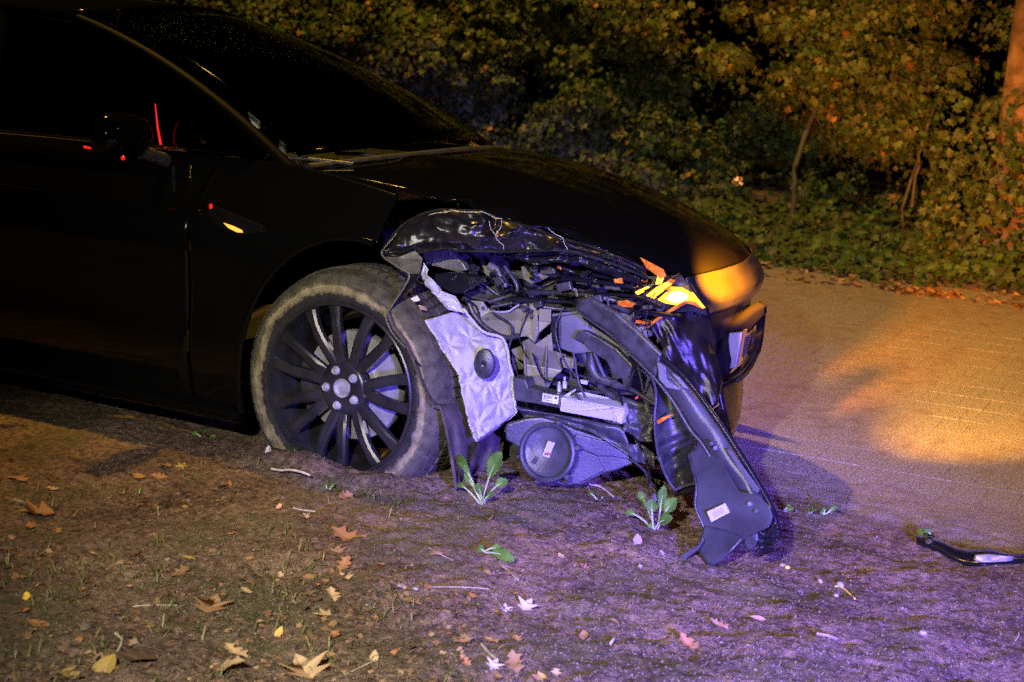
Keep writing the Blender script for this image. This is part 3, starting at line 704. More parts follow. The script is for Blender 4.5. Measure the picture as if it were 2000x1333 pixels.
# ---- white quilted insulation pad with its round clip
Lp = k3((180, 90), (215, 150), (250, 200), (290, 282), (350, 372), (410, 470), (440, 620), (478, 785), (500, 850), (528, 914))
Rp = k3((440, 12), (500, 92), (580, 172), (700, 210), (742, 300), (752, 380), (778, 480), (774, 545), (797, 700), (790, 730))
PK = [k3(q)[0] for q in ((340, 260), (540, 795), (690, 655), (540, 885), (470, 510), (610, 520), (660, 330), (480, 215))]
def ypad(u, v, a, b):
    y = .022+.225*u-.012*math.sin(u*3.14)*math.sin(v*3.14)
    for k, (cx, cy) in enumerate(PK):
        dx, dy = a-cx, b-cy; r = math.hypot(dx, dy); th = math.atan2(dy, dx)
        y += .014*math.exp(-(r/15)**2)+.008*math.sin(th*(6+k % 3)+k*1.7+1.5*math.sin(r*.05))*math.exp(-(r/34)**2)*min(1, r/16)
    y += .007*fbm(a*.022, b*.03, 7.)+.008*abs(fbm(a*.05+b*.02, b*.03, 3.))
    return y
pad = rails('insulation_pad', Lp, Rp, 70, 90, ypad, M_pad, car, .006)
e = [(a, b) for a, b in Lp]+[(a, b) for a, b in k3((600, 872), (700, 802))]+Rp[::-1]
tube('pad_hem', [P(a, b, .019+.22*min(1, max(0, (a-835)/165))) for a, b in e], .0045, M_pad, pad, 6, 90)
# bottom flap of the pad
patch('pad_flap', k3((478, 785), (560, 760), (680, 720), (797, 700)), k3((528, 914), (600, 870), (700, 800), (790, 730)), 30, 10, lambda u, v, a, b: ypad(.15+.8*u, .9, a, b)-.004, M_pad, pad, .004)
dc = P(*k3((583, 390))[0], .092); n_ = Vector((-.55, -.8, .15))
Mx = Vector((0, 1, 0)).rotation_difference(Vector((-.18, .95, -.05)).normalized()).to_matrix() @ Matrix.Diagonal((.72, 1, 1))
dk = lathe('pad_clip', [(.001, -.010), (.010, -.012), (.013, -.008), (.040, -.006), (.047, -.002), (.049, .004)], 36, dc, M_plast, pad, 40, Mx)
lathe('clip_pin', [(.001, -.016), (.006, -.015), (.008, -.008)], 12, dc+Vector((-.002, 0, .004)), M_gloss, dk, 60, Mx)
# twisted silver strap above the pad
patch('foil_strap', k1((478, 590), (458, 690), (490, 790), (560, 840), (640, 850), (750, 890), (845, 1030)), k1((520, 650), (505, 700), (525, 715), (560, 740), (625, 820), (690, 985), (770, 1010)), 40, 8, lambda u, v, a, b: .07+.08*u+.012*math.sin(v*3+u*9)+.006*fbm(a*.1, b*.1, 1.), M_foil, car, .003)
patch('foil_strap', k1((540, 840), (600, 900), (660, 975), (700, 1000)), k1((640, 840), (740, 900), (800, 970), (840, 1025)), 20, 8, lambda u, v, a, b: .10+.05*u+.012*fbm(a*.1, b*.1, 4.), M_foil, car, .003)

# ---- dark engine bay behind
box('engine_bay', (-.25, .58, .30), (.70, 1.55, .84), M_plast, car, .02)
box('underbody', (-3.4, .25, .24), (.05, 1.7, .34), M_plast, car, .02)
sheet('inner_wing', [(822, 478), (1262, 520), (1330, 600), (1360, 800), (1300, 910), (1000, 900), (860, 640)], [.52, .56, .58, .6, .55, .5, .45], .01, M_plast, car)
def holes(par, pts, Y, r=.007):
    for a, b in pts: lathe('hole', [(.0005, -.0012), (r, -.001), (r*1.15, .001)], 12, P(a, b, Y), M_ink, par, 40)
s1 = sheet('shock_tower', k1((820, 860), (880, 800), (960, 750), (1030, 738), (1140, 800), (1145, 870), (1245, 970), (1120, 940), (1000, 912), (900, 890)), [.33, .36, .40, .42, .42, .40, .34, .33, .33, .33], .006, M_ecoatd, car)
s2 = sheet('tower_bracket', k1((855, 915), (990, 925), (1050, 1012), (1200, 1012), (1310, 955), (1430, 930), (1580, 990), (1580, 1110), (1480, 1195), (1440, 1290), (1370, 1230), (1190, 1250), (1040, 1185), (930, 1085)), [.28, .29, .30, .31, .32, .33, .33, .31, .30, .29, .29, .28, .28, .28], .012, M_ecoat, car, .003)
holes(s2, k1((990, 990), (1032, 1088), (1340, 1000), (1408, 1056)), .285, .006)
tube('bracket_flange', [P(*q, .275) for q in k1((820, 905), (860, 925), (900, 1020), (960, 1100), (1050, 1180), (1190, 1245), (1300, 1225))], .009, M_plast, s2, 8, 30)
tube('bracket_edge', [P(*q, .29) for q in k1((1035, 995), (1060, 1015), (1200, 1018), (1260, 985), (1306, 958))], .003, M_steel, s2, 6, 20)
sheet('bracket_fold', k1((1430, 1035), (1460, 1030), (1470, 1200), (1440, 1290), (1420, 1230)), .279, .004, M_ecoat, s2)
sheet('bracket_fold', k1((1480, 990), (1580, 1000), (1580, 1110), (1478, 1100)), .300, .004, M_ecoat, s2)
s3 = sheet('wing_support', k1((1320, 625), (1430, 618), (1560, 655), (1560, 720), (1480, 760), (1390, 782), (1340, 722)), [.40]*7, .008, M_ecoat, car)
holes(s3, k1((1425, 695)), .398, .008)
sheet('wing_support', k1((1222, 680), (1290, 690), (1285, 740), (1230, 742)), .40, .008, M_ecoat, car)
sheet('wing_support', k1((985, 612), (1050, 635), (1050, 690), (1030, 715), (1010, 690)), .36, .006, M_ecoat, car)
sheet('wing_support', k1((1590, 700), (1690, 680), (1640, 740), (1600, 742)), .42, .006, M_ecoat, car)
s4 = sheet('radiator_bracket', k4((150, 112), (205, 84), (252, 130), (380, 40), (392, 180), (440, 240), (462, 330), (400, 380), (352, 468), (190, 460), (172, 400), (165, 280)), [.30, .30, .29, .30, .30, .32, .34, .32, .28, .27, .28, .30], .012, M_ecoat, car, .003)
holes(s4, k4((260, 236)), .292, .008)
sheet('bracket_face', k4((200, 390), (235, 372), (320, 372), (328, 460), (205, 455)), .272, .005, M_ecoat, s4)
tube('bracket_rib', [P(*q, .283) for q in k4((172, 120), (178, 300), (190, 440))], .004, M_ecoat, s4, 6)
tube('bracket_rib', [P(*q, .293) for q in k4((345, 150), (335, 330), (345, 460))], .004, M_ecoatd, s4, 6)
sheet('bracket_tab', k4((455, 255), (465, 225), (545, 240), (545, 320), (470, 312)), .31, .03, M_ecoat, s4, .003)
sheet('bracket_tab', k4((395, 180), (490, 210), (480, 240), (410, 225)), .33, .01, M_ecoat, s4)
sheet('side_gusset', k4((60, 172), (150, 140), (165, 258), (118, 240)), .33, .006, M_ecoat, car)
sheet('side_gusset', k4((75, 200), (160, 290), (165, 320), (80, 330)), .36, .006, M_ecoatd, car)
# violet-lit air duct box
s5 = sheet('air_duct', [(1094, 618), (1130, 612), (1190, 618), (1242, 640), (1250, 700), (1158, 690), (1120, 692), (1094, 682)], .30, .09, M_inner, car, .006)
sheet('duct_side', [(1074, 618), (1093, 618), (1093, 682), (1076, 668)], [.34, .302, .302, .34], .01, M_plast, car)
tube('duct_rim', [P(*q, .296) for q in [(1080, 616), (1130, 610), (1190, 615), (1240, 634)]], .005, M_inner, car, 8)
sheet('hook_bracket', k4((552, 92), (575, 40), (600, 25), (650, 32), (760, 90), (880, 165), (1000, 290), (990, 330), (965, 470), (880, 420), (800, 260), (690, 190), (620, 120)), [.27]*13, .03, M_plast, car, .004)
sheet('upper_bracket', [(1130, 600), (1200, 618), (1245, 640), (1250, 660), (1195, 640), (1150, 615)], .285, .012, M_inner, car)

# ---- crash beam with label
bm_ = sheet('crash_beam', k4((448, 536), (600, 563), (760, 592), (860, 612), (945, 622), (918, 745), (860, 722), (640, 680), (440, 642)), [.22, .22, .22, .235, .22, .22, .23, .22, .22], .055, M_alu, car, .005)
sheet('beam_top', k4((448, 534), (560, 505), (622, 490), (965, 570), (945, 620), (600, 561)), [.222, .30, .30, .29, .222, .222], .004, M_alu, bm_)
tube('beam_dent', [P(*q, .222) for q in k4((868, 612), (850, 650), (872, 690), (862, 722))], .004, M_alu, bm_, 6, 12)
b2 = sheet('beam_mount', k4((80, 380), (180, 400), (200, 462), (440, 520), (444, 600), (436, 622), (300, 592), (95, 560)), [.21]*8, .06, M_plast, car, .004)
lb = sheet('label', k4((313, 503), (438, 525), (430, 590), (308, 566)), .206, .002, M_label, b2, .0005)
for r_, (y0, w_) in enumerate(((.14, .62), (.28, .5), (.40, .55), (.54, .35), (.74, .5))):
    A = Vector((*k4((313, 503))[0], 0)); B = Vector((*k4((438, 525))[0], 0)); D = Vector((*k4((308, 566))[0], 0))-A; E = B-A
    x = .07
    while x < w_+.05:
        ww = rng.uniform(.03, .09); q = [A+E*x+D*y0, A+E*(x+ww)+D*y0, A+E*(x+ww)+D*(y0+.075), A+E*x+D*(y0+.075)]
        sheet('print_line', [(v.x, v.y) for v in q], .2048, .0006, M_ink, lb, 0); x += ww+.02
q = [A+E*.76+D*.15, A+E*.9+D*.15, A+E*.9+D*.45, A+E*.76+D*.45]; sheet('print_block', [(v.x, v.y) for v in q], .2048, .0006, M_grey, lb, 0)
for q in ((440, 470), (482, 440)):
    x, y = k4(q)[0]; V, F = merge([tube_vf([P(x, y+6, .26), P(x, y-7, .26)], .0075, 6), tube_vf([P(x, y-7, .26), P(x, y-16, .26)], .004, 8)]); mesh('bolt', V, F, M_steel, car)
sheet('beam_clip', k4((470, 525), (560, 470), (570, 480), (500, 535)), .25, .004, M_alu, car)
sheet('beam_clip', k4((545, 505), (570, 500), (610, 545), (590, 560)), .22, .006, M_plast, car)
sheet('small_metal_bracket', k4((600, 400), (660, 410), (650, 440), (605, 430)), .3, .006, M_alu, car)

# ---- lamp back / fan housing lying on the soil
def yh(a, b): return .20+.0006*(a-1040)+.0*b
hs = sheet('lamp_housing', k4((22, 765), (45, 742), (185, 700), (300, 690), (420, 722), (560, 782), (700, 830), (868, 882), (1010, 1010), (1005, 1045), (870, 1098), (782, 1120), (610, 1205), (500, 1215), (350, 1190), (250, 1170), (232, 1105), (155, 985), (140, 925), (30, 862)), yh, .03, M_grey, car, .006)
cc = Vector(P(*k4((360, 955))[0], .20)); MxH = Vector((0, 1, 0)).rotation_difference(Vector((-.05, .98, -.2)).normalized()).to_matrix()
dish = lathe('round_cover', [(.001, .004), (.035, .004), (.040, .001), (.060, .003), (.078, -.006), (.082, -.020), (.088, -.024), (.094, -.020), (.096, .01)], 48, cc, M_grey, hs, 40, MxH)
lbp = [(cc.x+dx, cc.y-.004-.016+dz*.0, cc.z+dz) for dx, dz in ()]
sheet('label', k4((352, 868), (408, 884), (362, 1000), (308, 982)), cc.y-.006, .002, M_label, dish, .0005)
for k in range(5):
    a0 = k4((330+9*k, 968))[0]; sheet('print_mark', [(a0[0], a0[1]-2-2*(k % 2)), (a0[0]+1.4, a0[1]-2), (a0[0]+1.0, a0[1]+3), (a0[0]-.4, a0[1]+2.5)], cc.y-.008, .0006, M_redink if k % 2 else M_ink, dish, 0)
sheet('cover_latch', k4((205, 1040), (255, 990), (278, 1000), (270, 1030), (225, 1075)), cc.y-.012, .012, M_grey, dish, .003)
for k in range(6):
    a = k*math.pi/3+.3; c_ = cc+MxH @ Vector((.100*math.cos(a), -.004, .100*math.sin(a)))
    lathe('cover_lug', [(.001, -.008), (.006, -.008), (.010, -.003), (.012, .006)], 10, c_, M_grey, hs, 40, MxH)
lathe('screw', [(.001, -.012), (.008, -.012), (.010, -.008), (.016, -.006), (.017, .0)], 14, P(*k4((487, 1155))[0], .225), M_chrome, hs, 40, MxH)
for q in ((42, 792), (112, 802)): lathe('screw', [(.001, -.008), (.006, -.007), (.008, .0)], 10, P(*k4(q)[0], .19), M_steel, hs, 40, MxH)
sheet('housing_plate', k4((575, 820), (870, 884), (1008, 1012), (860, 985), (750, 985), (560, 900)), yh, .012, M_grey, hs, .003).location = (0, -.014, .002)
sheet('housing_plate', k4((555, 905), (745, 985), (800, 1090), (600, 1190), (500, 1200), (560, 1060)), yh, .01, M_grey, hs, .003).location = (0, -.012, 0)
patch('splash_guard', k4((95, 592), (300, 640), (600, 690), (920, 750)), k4((170, 690), (420, 700), (700, 800), (1005, 1000)), 30, 12, lambda u, v, a, b: .24+.02*u+.016*fbm(a*.03, b*.05, 2.)-.012*math.sin(v*6), M_grey, car, .004)
patch('splash_guard', k4((930, 610), (1000, 590), (1080, 640), (1150, 680)), k4((930, 790), (1000, 830), (1060, 878), (1150, 870)), 22, 16, lambda u, v, a, b: .25+.04*fbm(a*.035, b*.04, 6.), M_grey, car, .004)
patch('splash_guard', k4((880, 870), (980, 890), (1080, 900), (1160, 960)), k4((1000, 1010), (1060, 1040), (1120, 1050), (1175, 1075)), 16, 10, lambda u, v, a, b: .27+.03*fbm(a*.05, b*.06, 8.), M_grey, car, .004)

# ---- hoses, looms and broken bits
HOSES = [([(955, 590), (1010, 575), (1080, 572), (1150, 578), (1215, 590)], .012, .33), ([(960, 600), (1030, 588), (1100, 590), (1160, 600)], .008, .31), ([(985, 520), (1010, 560), (1005, 590), (1040, 610)], .010, .33), ([(1060, 560), (1100, 545), (1150, 550), (1230, 560), (1290, 585)], .011, .36),
         ([(1090, 520), (1130, 535), (1180, 540), (1240, 556)], .012, .38), ([(905, 540), (940, 560), (965, 545), (1000, 560)], .008, .36), ([(1140, 690), (1160, 740), (1190, 770), (1240, 790), (1270, 800)], .016, .30), ([(1160, 690), (1190, 750), (1230, 760), (1280, 790)], .010, .28), ([(1000, 640), (1040, 660), (1010, 700)], .007, .40),
         ([(1100, 700), (1130, 740), (1180, 760), (1225, 765)], .009, .34), ([(1060, 600), (1110, 605), (1190, 598), (1230, 610)], .009, .30), ([(1020, 760), (1080, 750), (1150, 765), (1260, 770)], .008, .33), ([(935, 548), (980, 580), (1020, 582)], .007, .34), ([(1110, 570), (1180, 575), (1240, 580), (1290, 600)], .007, .33)]
for q, r_, Y in HOSES: tube('hose', [P(a, b, Y+.02*math.sin(i*1.7)) for i, (a, b) in enumerate(q)], r_*.75, random.choice([M_plast, M_gloss]), car, 8, 26)
tube('hose', [P(*q, .30) for q in k4((690, 190), (690, 300), (740, 380), (840, 420), (960, 450))], .016, M_plast, car, 10, 26)
tube('coupling', [P(955, 519, .30), P(978, 532, .30)], .013, M_inner, car, 12)
tube('coupling', [P(970, 525, .29), P(988, 560, .30)], .014, M_plast, car, 12)
tube('cross_bar', [P(1000, 584, .30), P(1110, 590, .30), P(1230, 607, .31), P(1330, 618, .33)], .013, M_gloss, car, 8, 20, .6)
sheet('reservoir', k1((455, 490), (700, 480), (820, 600), (850, 660), (780, 680), (560, 620), (500, 600)), .30, .03, M_ecoatd, car, .004)
for q in ([(580, 500), (560, 620)], [(640, 495), (650, 640)], [(700, 500), (720, 660)], [(470, 540), (800, 590)], [(500, 590), (830, 650)]): tube('reservoir_rib', [P(*v, .297) for v in k1(*q)], .003, M_ecoat, car, 6)
sheet('black_cover', k1((560, 690), (760, 680), (1010, 715), (960, 760), (830, 860), (740, 870), (640, 820), (560, 740)), [.22]*8, .03, M_gloss, car, .006)
tube('black_cover_bead', [P(*q, .215) for q in k1((700, 700), (720, 740), (740, 720), (760, 690))], .004, M_chrome, car, 6, 10)
WI = [[(1010, 540), (1030, 600), (1015, 660), (1030, 700)], [(1120, 690), (1135, 760), (1180, 820), (1250, 830)], [(1205, 760), (1230, 830), (1262, 900), (1270, 950)], [(1000, 700), (1012, 740), (1005, 770)], [(1255, 600), (1230, 640), (1245, 700), (1225, 760)],
      [(960, 610), (1000, 640), (990, 690)], [(1150, 545), (1165, 600), (1150, 640)], [(1185, 580), (1200, 640), (1240, 700), (1262, 790)], [(905, 585), (930, 600), (940, 640)], [(1100, 600), (1085, 650), (1110, 720), (1150, 740)], [(1040, 690), (1062, 740), (1100, 745)], [(1236, 900), (1262, 925), (1275, 965)], [(1280, 570), (1262, 620), (1270, 680)], [(1215, 800), (1250, 800), (1290, 860)]]
for i, q in enumerate(WI):
    pts = [P(a, b, .265+.02*math.sin(i*2.3+j)) for j, (a, b) in enumerate(q)]
    wr = tube('wire', pts, .0022+.0012*(i % 3), [M_gloss, M_plast, M_gloss, M_plast][i % 4], car, 6, 22)
    if i % 2: tube('connector', [pts[-1], pts[-1]+(pts[-1]-pts[-2]).normalized()*.025], .007, [M_inner, M_plast][i % 4 == 1], wr, 4)
for q in ([(962, 545), (975, 540), (985, 552), (972, 560)], [(1085, 556), (1112, 550), (1116, 566), (1090, 572)], [(1150, 580), (1172, 576), (1176, 590), (1154, 594)], [(1040, 590), (1056, 588), (1058, 600), (1042, 602)], [(1192, 742), (1215, 738), (1220, 756), (1196, 760)]):
    sheet('clip_housing', q, .27, .018, M_plast, car, .002)
for k in range(95):
    x = rng.uniform(895, 1300); y = 520+.16*(x-900)+rng.uniform(-26, 62)*(.6+.4*(x < 1250)); s = rng.uniform(5, 17); a = rng.uniform(-.5, 1.0)
    ca, sa = math.cos(a), math.sin(a); w_ = s*rng.uniform(.15, .6)
    q = [(x+ca*u_*s-sa*v_*w_, y+sa*u_*s+ca*v_*w_) for u_, v_ in ((-1, -.4), (-.2, -1), (.8, -.6), (1, .3), (.1, 1), (-.8, .7))]
    sheet('broken_bit', q, [.32+.06*rng.random()+.015*rng.normal() for _ in q], .008, [M_gloss, M_plast, M_plast, M_gloss, M_ecoatd, M_grey][k % 6], car, .001)
wb = sheet('white_bracket', k2((55, 770), (85, 735), (190, 770), (205, 830), (190, 835), (180, 790), (80, 765), (68, 812), (58, 812)), .29, .004, M_inner, car, .001)
for q in ([(520, 870), (600, 860), (670, 890), (640, 920), (530, 915)], [(490, 690), (560, 680), (570, 730), (500, 720)], [(670, 1020), (780, 1040), (760, 1060), (665, 1050)], [(30, 580), (60, 590), (70, 620), (45, 605)]):
    sheet('orange_fragment', k2(*q), .30, .006, M_amberlens, car, .002)
for q in ([(670, 1090), (720, 1070), (740, 1100), (700, 1130)], [(715, 1110), (760, 1100), (800, 1150), (760, 1170)]): sheet('hose_end', k2(*q), .29, .02, M_inner, car, .004)
sheet('duct_side', k2((480, 960), (650, 975), (655, 1080), (600, 1050)), .31, .01, M_inner, car)
tube('cable', [P(*q, .29) for q in k2((655, 960), (650, 1030), (655, 1085))], .004, M_plast, car, 6)

# ---- torn arch trim hanging out of the front corner
O = [(1126, 588), (1145, 583), (1172, 597), (1200, 613), (1230, 640), (1262, 670), (1291, 697), (1338, 738), (1378, 789), (1416, 843), (1459, 910), (1500, 979), (1513, 1012), (1521, 1046)]
I = [(1126, 606), (1148, 622), (1176, 641), (1200, 660), (1226, 686), (1256, 716), (1284, 745), (1318, 790), (1348, 840), (1372, 868), (1400, 915), (1436, 965), (1468, 1000), (1480, 1030)]
def ytr(u, v, a, b): return .17-.10*u-.03*math.sin(v*3.14)+.008*fbm(u*6, v*2, 1.)
trim = patch('torn_arch_trim', O, I, 60, 8, ytr, M_trim, car, .006)
trim['label'] = 'long curved black trim strip torn loose and hanging to the soil'
tube('trim_lip', [P(a, b, .155-.10*i/13) for i, (a, b) in enumerate(O)], .0095, M_gloss, trim, 8, 60)
tube('trim_lip', [P(a, b, .165-.10*i/13) for i, (a, b) in enumerate(I)], .005, M_trim, trim, 8, 60)
patch('trim_top', [(1126, 586), (1150, 580), (1200, 606), (1240, 640), (1292, 690)], [(1128, 606), (1150, 622), (1190, 650), (1230, 690), (1280, 736)], 30, 6, lambda u, v, a, b: .13-.03*u, M_plast, trim, .009)
tube('orange_glint_edge', [P(*q, .125) for q in ((1196, 609), (1222, 630), (1255, 660), (1288, 694))], .0055, M_gloss, trim, 8, 20)
lp = k5((360, 712), (438, 652), (482, 690), (530, 770), (600, 890), (690, 905), (745, 960), (762, 1010), (742, 1062), (690, 1088), (620, 1118), (510, 1228), (465, 1250), (440, 1235), (398, 1172), (432, 1112), (432, 1060), (390, 962), (395, 860))
def ylp(a, b): return .095-.09*sstep(860, 1000, b)-.05*sstep(1040, 1110, b)-.00045*(a-1400)
sheet('trim_panel', lp, ylp, .006, M_trim, trim, .003)
patch('trim_foot', k5((430, 1055), (540, 1075), (625, 1110)), k5((398, 1172), (440, 1240), (470, 1252), (512, 1228)), 14, 10, lambda u, v, a, b: ylp(a, b)-.006-.03*math.sin(v*3.14)*.5, M_trim, trim, .004)
sheet('trim_foot', k5((278, 1238), (330, 1190), (400, 1150), (425, 1110), (430, 1130), (405, 1172), (345, 1215), (360, 1272), (330, 1262), (318, 1235), (285, 1250)), -.04, .012, M_trim, trim, .003)
tube('trim_panel_edge', [P(a, b, ylp(a, b)-.004) for a, b in k5((360, 712), (395, 860), (390, 962), (430, 1060), (432, 1112))], .0045, M_plast, trim, 8, 24)
sheet('trim_step', k5((205, 265), (245, 290), (250, 350), (300, 385), (340, 400), (300, 400), (250, 390), (215, 350)), .085, .012, M_inner, trim, .002)
sheet('trim_step', k5((270, 315), (310, 340), (360, 400), (330, 390)), .08, .01, M_inner, trim, .002)
tlb = sheet('label', k5((445, 988), (535, 946), (556, 990), (468, 1038)), ylp(1400, 1003)-.016, .002, M_label, trim, .0005)
sheet('print_block', k5((470, 992), (522, 966), (534, 992), (482, 1018)), ylp(1400, 1003)-.0175, .0006, M_print, tlb, 0)
for q in ((470, 658), (487, 680), (652, 950), (685, 985)):
    x, y = k5(q)[0]; lathe('clip', [(.001, -.006), (.006, -.005), (.008, .002)], 10, P(x, y, ytr(.7, .5, x, y)-.012 if q[1] < 800 else ylp(x, y)-.005), M_inner if q[0] in (487, 652) else M_ink, trim, 60)
sheet('trim_slot', k5((540, 690), (560, 690), (700, 880), (690, 900), (668, 885)), .045, .006, M_ink, trim, .001)
sheet('trim_socket', k5((625, 1110), (690, 1085), (695, 1130), (670, 1170), (640, 1175), (622, 1150)), -.02, .03, M_plast, trim, .006)
patch('trim_end', k5((700, 1085), (740, 1060), (775, 1030), (795, 1095)), k5((695, 1180), (720, 1195), (745, 1190), (790, 1110)), 14, 12, lambda u, v, a, b: -.02+.03*fbm(a*.08, b*.08, 3.), M_gloss, trim, .008)
# ribbed pocket
Le = k5((172, 318), (192, 370), (202, 430), (194, 540), (205, 680), (235, 780), (262, 840), (292, 882))
Re = k5((250, 330), (330, 420), (400, 560), (420, 620), (365, 712), (372, 780), (380, 820), (385, 850))
rails('ribbed_pocket', Le, Re, 20, 90, lambda u, v, a, b: .14+.07*math.sin(u*3.14)+.014*max(-.6, math.sin((v*26+u*3)*1.6))*sstep(.45, .6, v), M_plast, trim, .004)
tube('pocket_edge', [P(a, b, .135) for a, b in Le], .0042, M_trim, trim, 6, 40)
tube('pocket_edge', [P(a, b, .13) for a, b in k5((292, 882), (340, 862), (385, 850))], .004, M_trim, trim, 6, 10)
patch('pocket_floor', k5((292, 884), (340, 864), (386, 852)), k5((285, 915), (340, 905), (360, 880)), 10, 5, lambda u, v, a, b: .15+.03*v, M_plast, trim, .004)
sheet('orange_fragment', k4((1178, 745), (1185, 715), (1225, 690), (1290, 668), (1320, 665), (1260, 700), (1210, 735)), .155, .004, M_amberlens, trim, .001)
sheet('red_tape', k5((100, 435), (112, 430), (114, 440), (102, 446)), .25, .003, M_redink, car, 0)

# ================================================================ FRONT WHEEL
wheel = thing('wheel', None, None, (0, 0, 0)); wheel.parent = car; wheel.matrix_parent_inverse = Matrix.Translation(-Vector(car.location)); wheel['label'] = 'muddy front wheel with black twin-spoke rim, sunk in the soil'
STEER = Matrix.Rotation(R(-2.5), 4, 'Z') @ Matrix.Rotation(R(0), 4, 'X')
M_tyre = bpy.data.materials.new('muddy_tyre'); M_tyre.use_nodes = True
n = M_tyre.node_tree.nodes; l = M_tyre.node_tree.links; b = n['Principled BSDF']; b.inputs['Roughness'].default_value = .85; b.inputs['Specular IOR Level'].default_value = .3
tc = n.new('ShaderNodeTexCoord'); sx = n.new('ShaderNodeSeparateXYZ'); l.new(tc.outputs['Object'], sx.inputs[0])
cx = n.new('ShaderNodeCombineXYZ'); l.new(sx.outputs[0], cx.inputs[0]); l.new(sx.outputs[2], cx.inputs[2])
ln_ = n.new('ShaderNodeVectorMath'); ln_.operation = 'LENGTH'; l.new(cx.outputs[0], ln_.inputs[0])
t = n.new('ShaderNodeTexNoise'); t.inputs['Scale'].default_value = 9; t.inputs['Detail'].default_value = 10; t.inputs['Roughness'].default_value = .78; l.new(tc.outputs['Object'], t.inputs['Vector'])
ma = n.new('ShaderNodeMath'); ma.operation = 'MULTIPLY_ADD'; ma.inputs[1].default_value = .085; l.new(t.outputs[0], ma.inputs[0]); l.new(ln_.outputs['Value'], ma.inputs[2])
r = n.new('ShaderNodeValToRGB'); e = r.color_ramp.elements
mp = n.new('ShaderNodeMapRange'); mp.inputs[1].default_value = .312; mp.inputs[2].default_value = .412; l.new(ma.outputs[0], mp.inputs[0])
while len(e) < 6: e.new(.5)
for k, (p_, c_) in enumerate([(0, (.018, .017, .016)), (.24, (.02, .019, .018)), (.30, (.16, .135, .07)), (.48, (.26, .22, .115)), (.58, (.085, .078, .045)), (1, (.05, .046, .030))]): e[k].position = p_; e[k].color = (*c_, 1)
l.new(mp.outputs[0], r.inputs[0])
t2 = n.new('ShaderNodeTexNoise'); t2.inputs['Scale'].default_value = 30; t2.inputs['Detail'].default_value = 5; l.new(tc.outputs['Object'], t2.inputs['Vector'])
r2 = n.new('ShaderNodeValToRGB'); r2.color_ramp.elements[0].position = .35; r2.color_ramp.elements[0].color = (.5, .5, .5, 1); r2.color_ramp.elements[1].position = .6; l.new(t2.outputs[0], r2.inputs[0])
mm = n.new('ShaderNodeMix'); mm.data_type = 'RGBA'; mm.blend_type = 'MULTIPLY'; mm.inputs[0].default_value = 1; l.new(r.outputs[0], mm.inputs[6]); l.new(r2.outputs[0], mm.inputs[7]); l.new(mm.outputs[2], b.inputs['Base Color'])
bp = n.new('ShaderNodeBump'); bp.inputs['Strength'].default_value = 1.; bp.inputs['Distance'].default_value = .012; l.new(t.outputs[0], bp.inputs['Height']); l.new(bp.outputs[0], b.inputs['Normal'])
def wobj(name, V, F, m, smooth=True, angle=40, bevel=0):
    o = mesh(name, V, F, m, None, smooth, bevel=bevel, angle=angle); o.parent = wheel
    o.matrix_basis = Matrix.Translation(WC+Vector((-.035, 0, .005))) @ STEER @ Matrix.Diagonal((1.05, 1.0, 1.05, 1)); return o
TY = [(.266, .014), (.272, .006), (.284, .001), (.290, -.001), (.293, .001), (.303, -.001), (.306, .001), (.325, .000), (.328, -.003), (.334, -.002), (.340, .006), (.354, .018), (.362, .035), (.366, .06), (.367, .14), (.366, .22), (.360, .245), (.35, .266), (.31, .28), (.25, .268)]
wobj('tyre', *lathe_vf(TY, 96), M_tyre)
V, F = [], []
for k in range(72):                                   # shoulder blocks and sipes of the tread
    for y0, y1, r0, sk in ((.020, .070, .3625, .012), (.082, .135, .3675, -.008), (.148, .200, .3675, .008), (.212, .262, .3625, -.012)):
        a = 2*math.pi*k/72; da = 2*math.pi/72*.36; q = []
        for rr in (r0-.006, r0+.0065):
            for aa, yy in ((a-da, y0), (a+da, y0), (a+da+sk*2, y1), (a-da+sk*2, y1)):
                rb = rr-(.012 if yy < .03 or yy > .25 else 0); q.append((rb*math.cos(aa), yy, rb*math.sin(aa)))
        o = len(V); V += q; F += [tuple(o+i for i in f_) for f_ in ((4, 5, 6, 7), (0, 4, 7, 3), (1, 2, 6, 5), (0, 1, 5, 4), (2, 3, 7, 6))]
tr = wobj('tread_blocks', V, F, M_tyre, False); tr['kind'] = 'stuff'
RIM = [(.270, .016), (.272, .000), (.268, -.003), (.263, -.002), (.260, .005), (.257, .02), (.250, .035), (.244, .10), (.232, .16), (.235, .25), (.255, .262)]
wobj('rim', *lathe_vf(RIM, 96), M_rim)
def spoke(ang, dth):
    V = []; cs = []
    for k in range(9):
        t = k/8; r = .066+(.260-.066)*t
        a = ang+dth*(.70+.30*t)+.05*math.sin(t*3.1)*math.copysign(1, dth)
        wd = (.019*(1-t)+.0150*t+.006*max(0, t-.8)*5); yo = .030-.020*t-.010*math.sin(t*3.14)
        c = Vector((r*math.cos(a), yo, r*math.sin(a))); ta = Vector((-math.sin(a), 0, math.cos(a)))
        for s_, y_ in ((-1, .022), (-1, .005), (-.55, 0), (.55, 0), (1, .005), (1, .022)): V.append(c+ta*(wd*s_)+Vector((0, y_, 0)))
    F = [(j*6+i, j*6+i+1, (j+1)*6+i+1, (j+1)*6+i) for j in range(8) for i in range(5)]
    F += [(j*6+5, j*6, (j+1)*6, (j+1)*6+5) for j in range(8)]+[(0, 1, 2, 3, 4, 5), (53, 52, 51, 50, 49, 48)]
    bm = bmesh.new(); me = bpy.data.meshes.new('t'); me.from_pydata(V, [], F); bm.from_mesh(me); bmesh.ops.recalc_face_normals(bm, faces=bm.faces); bm.to_mesh(me); bm.free()
    return [v.co.copy() for v in me.vertices], [tuple(p.vertices) for p in me.polygons]
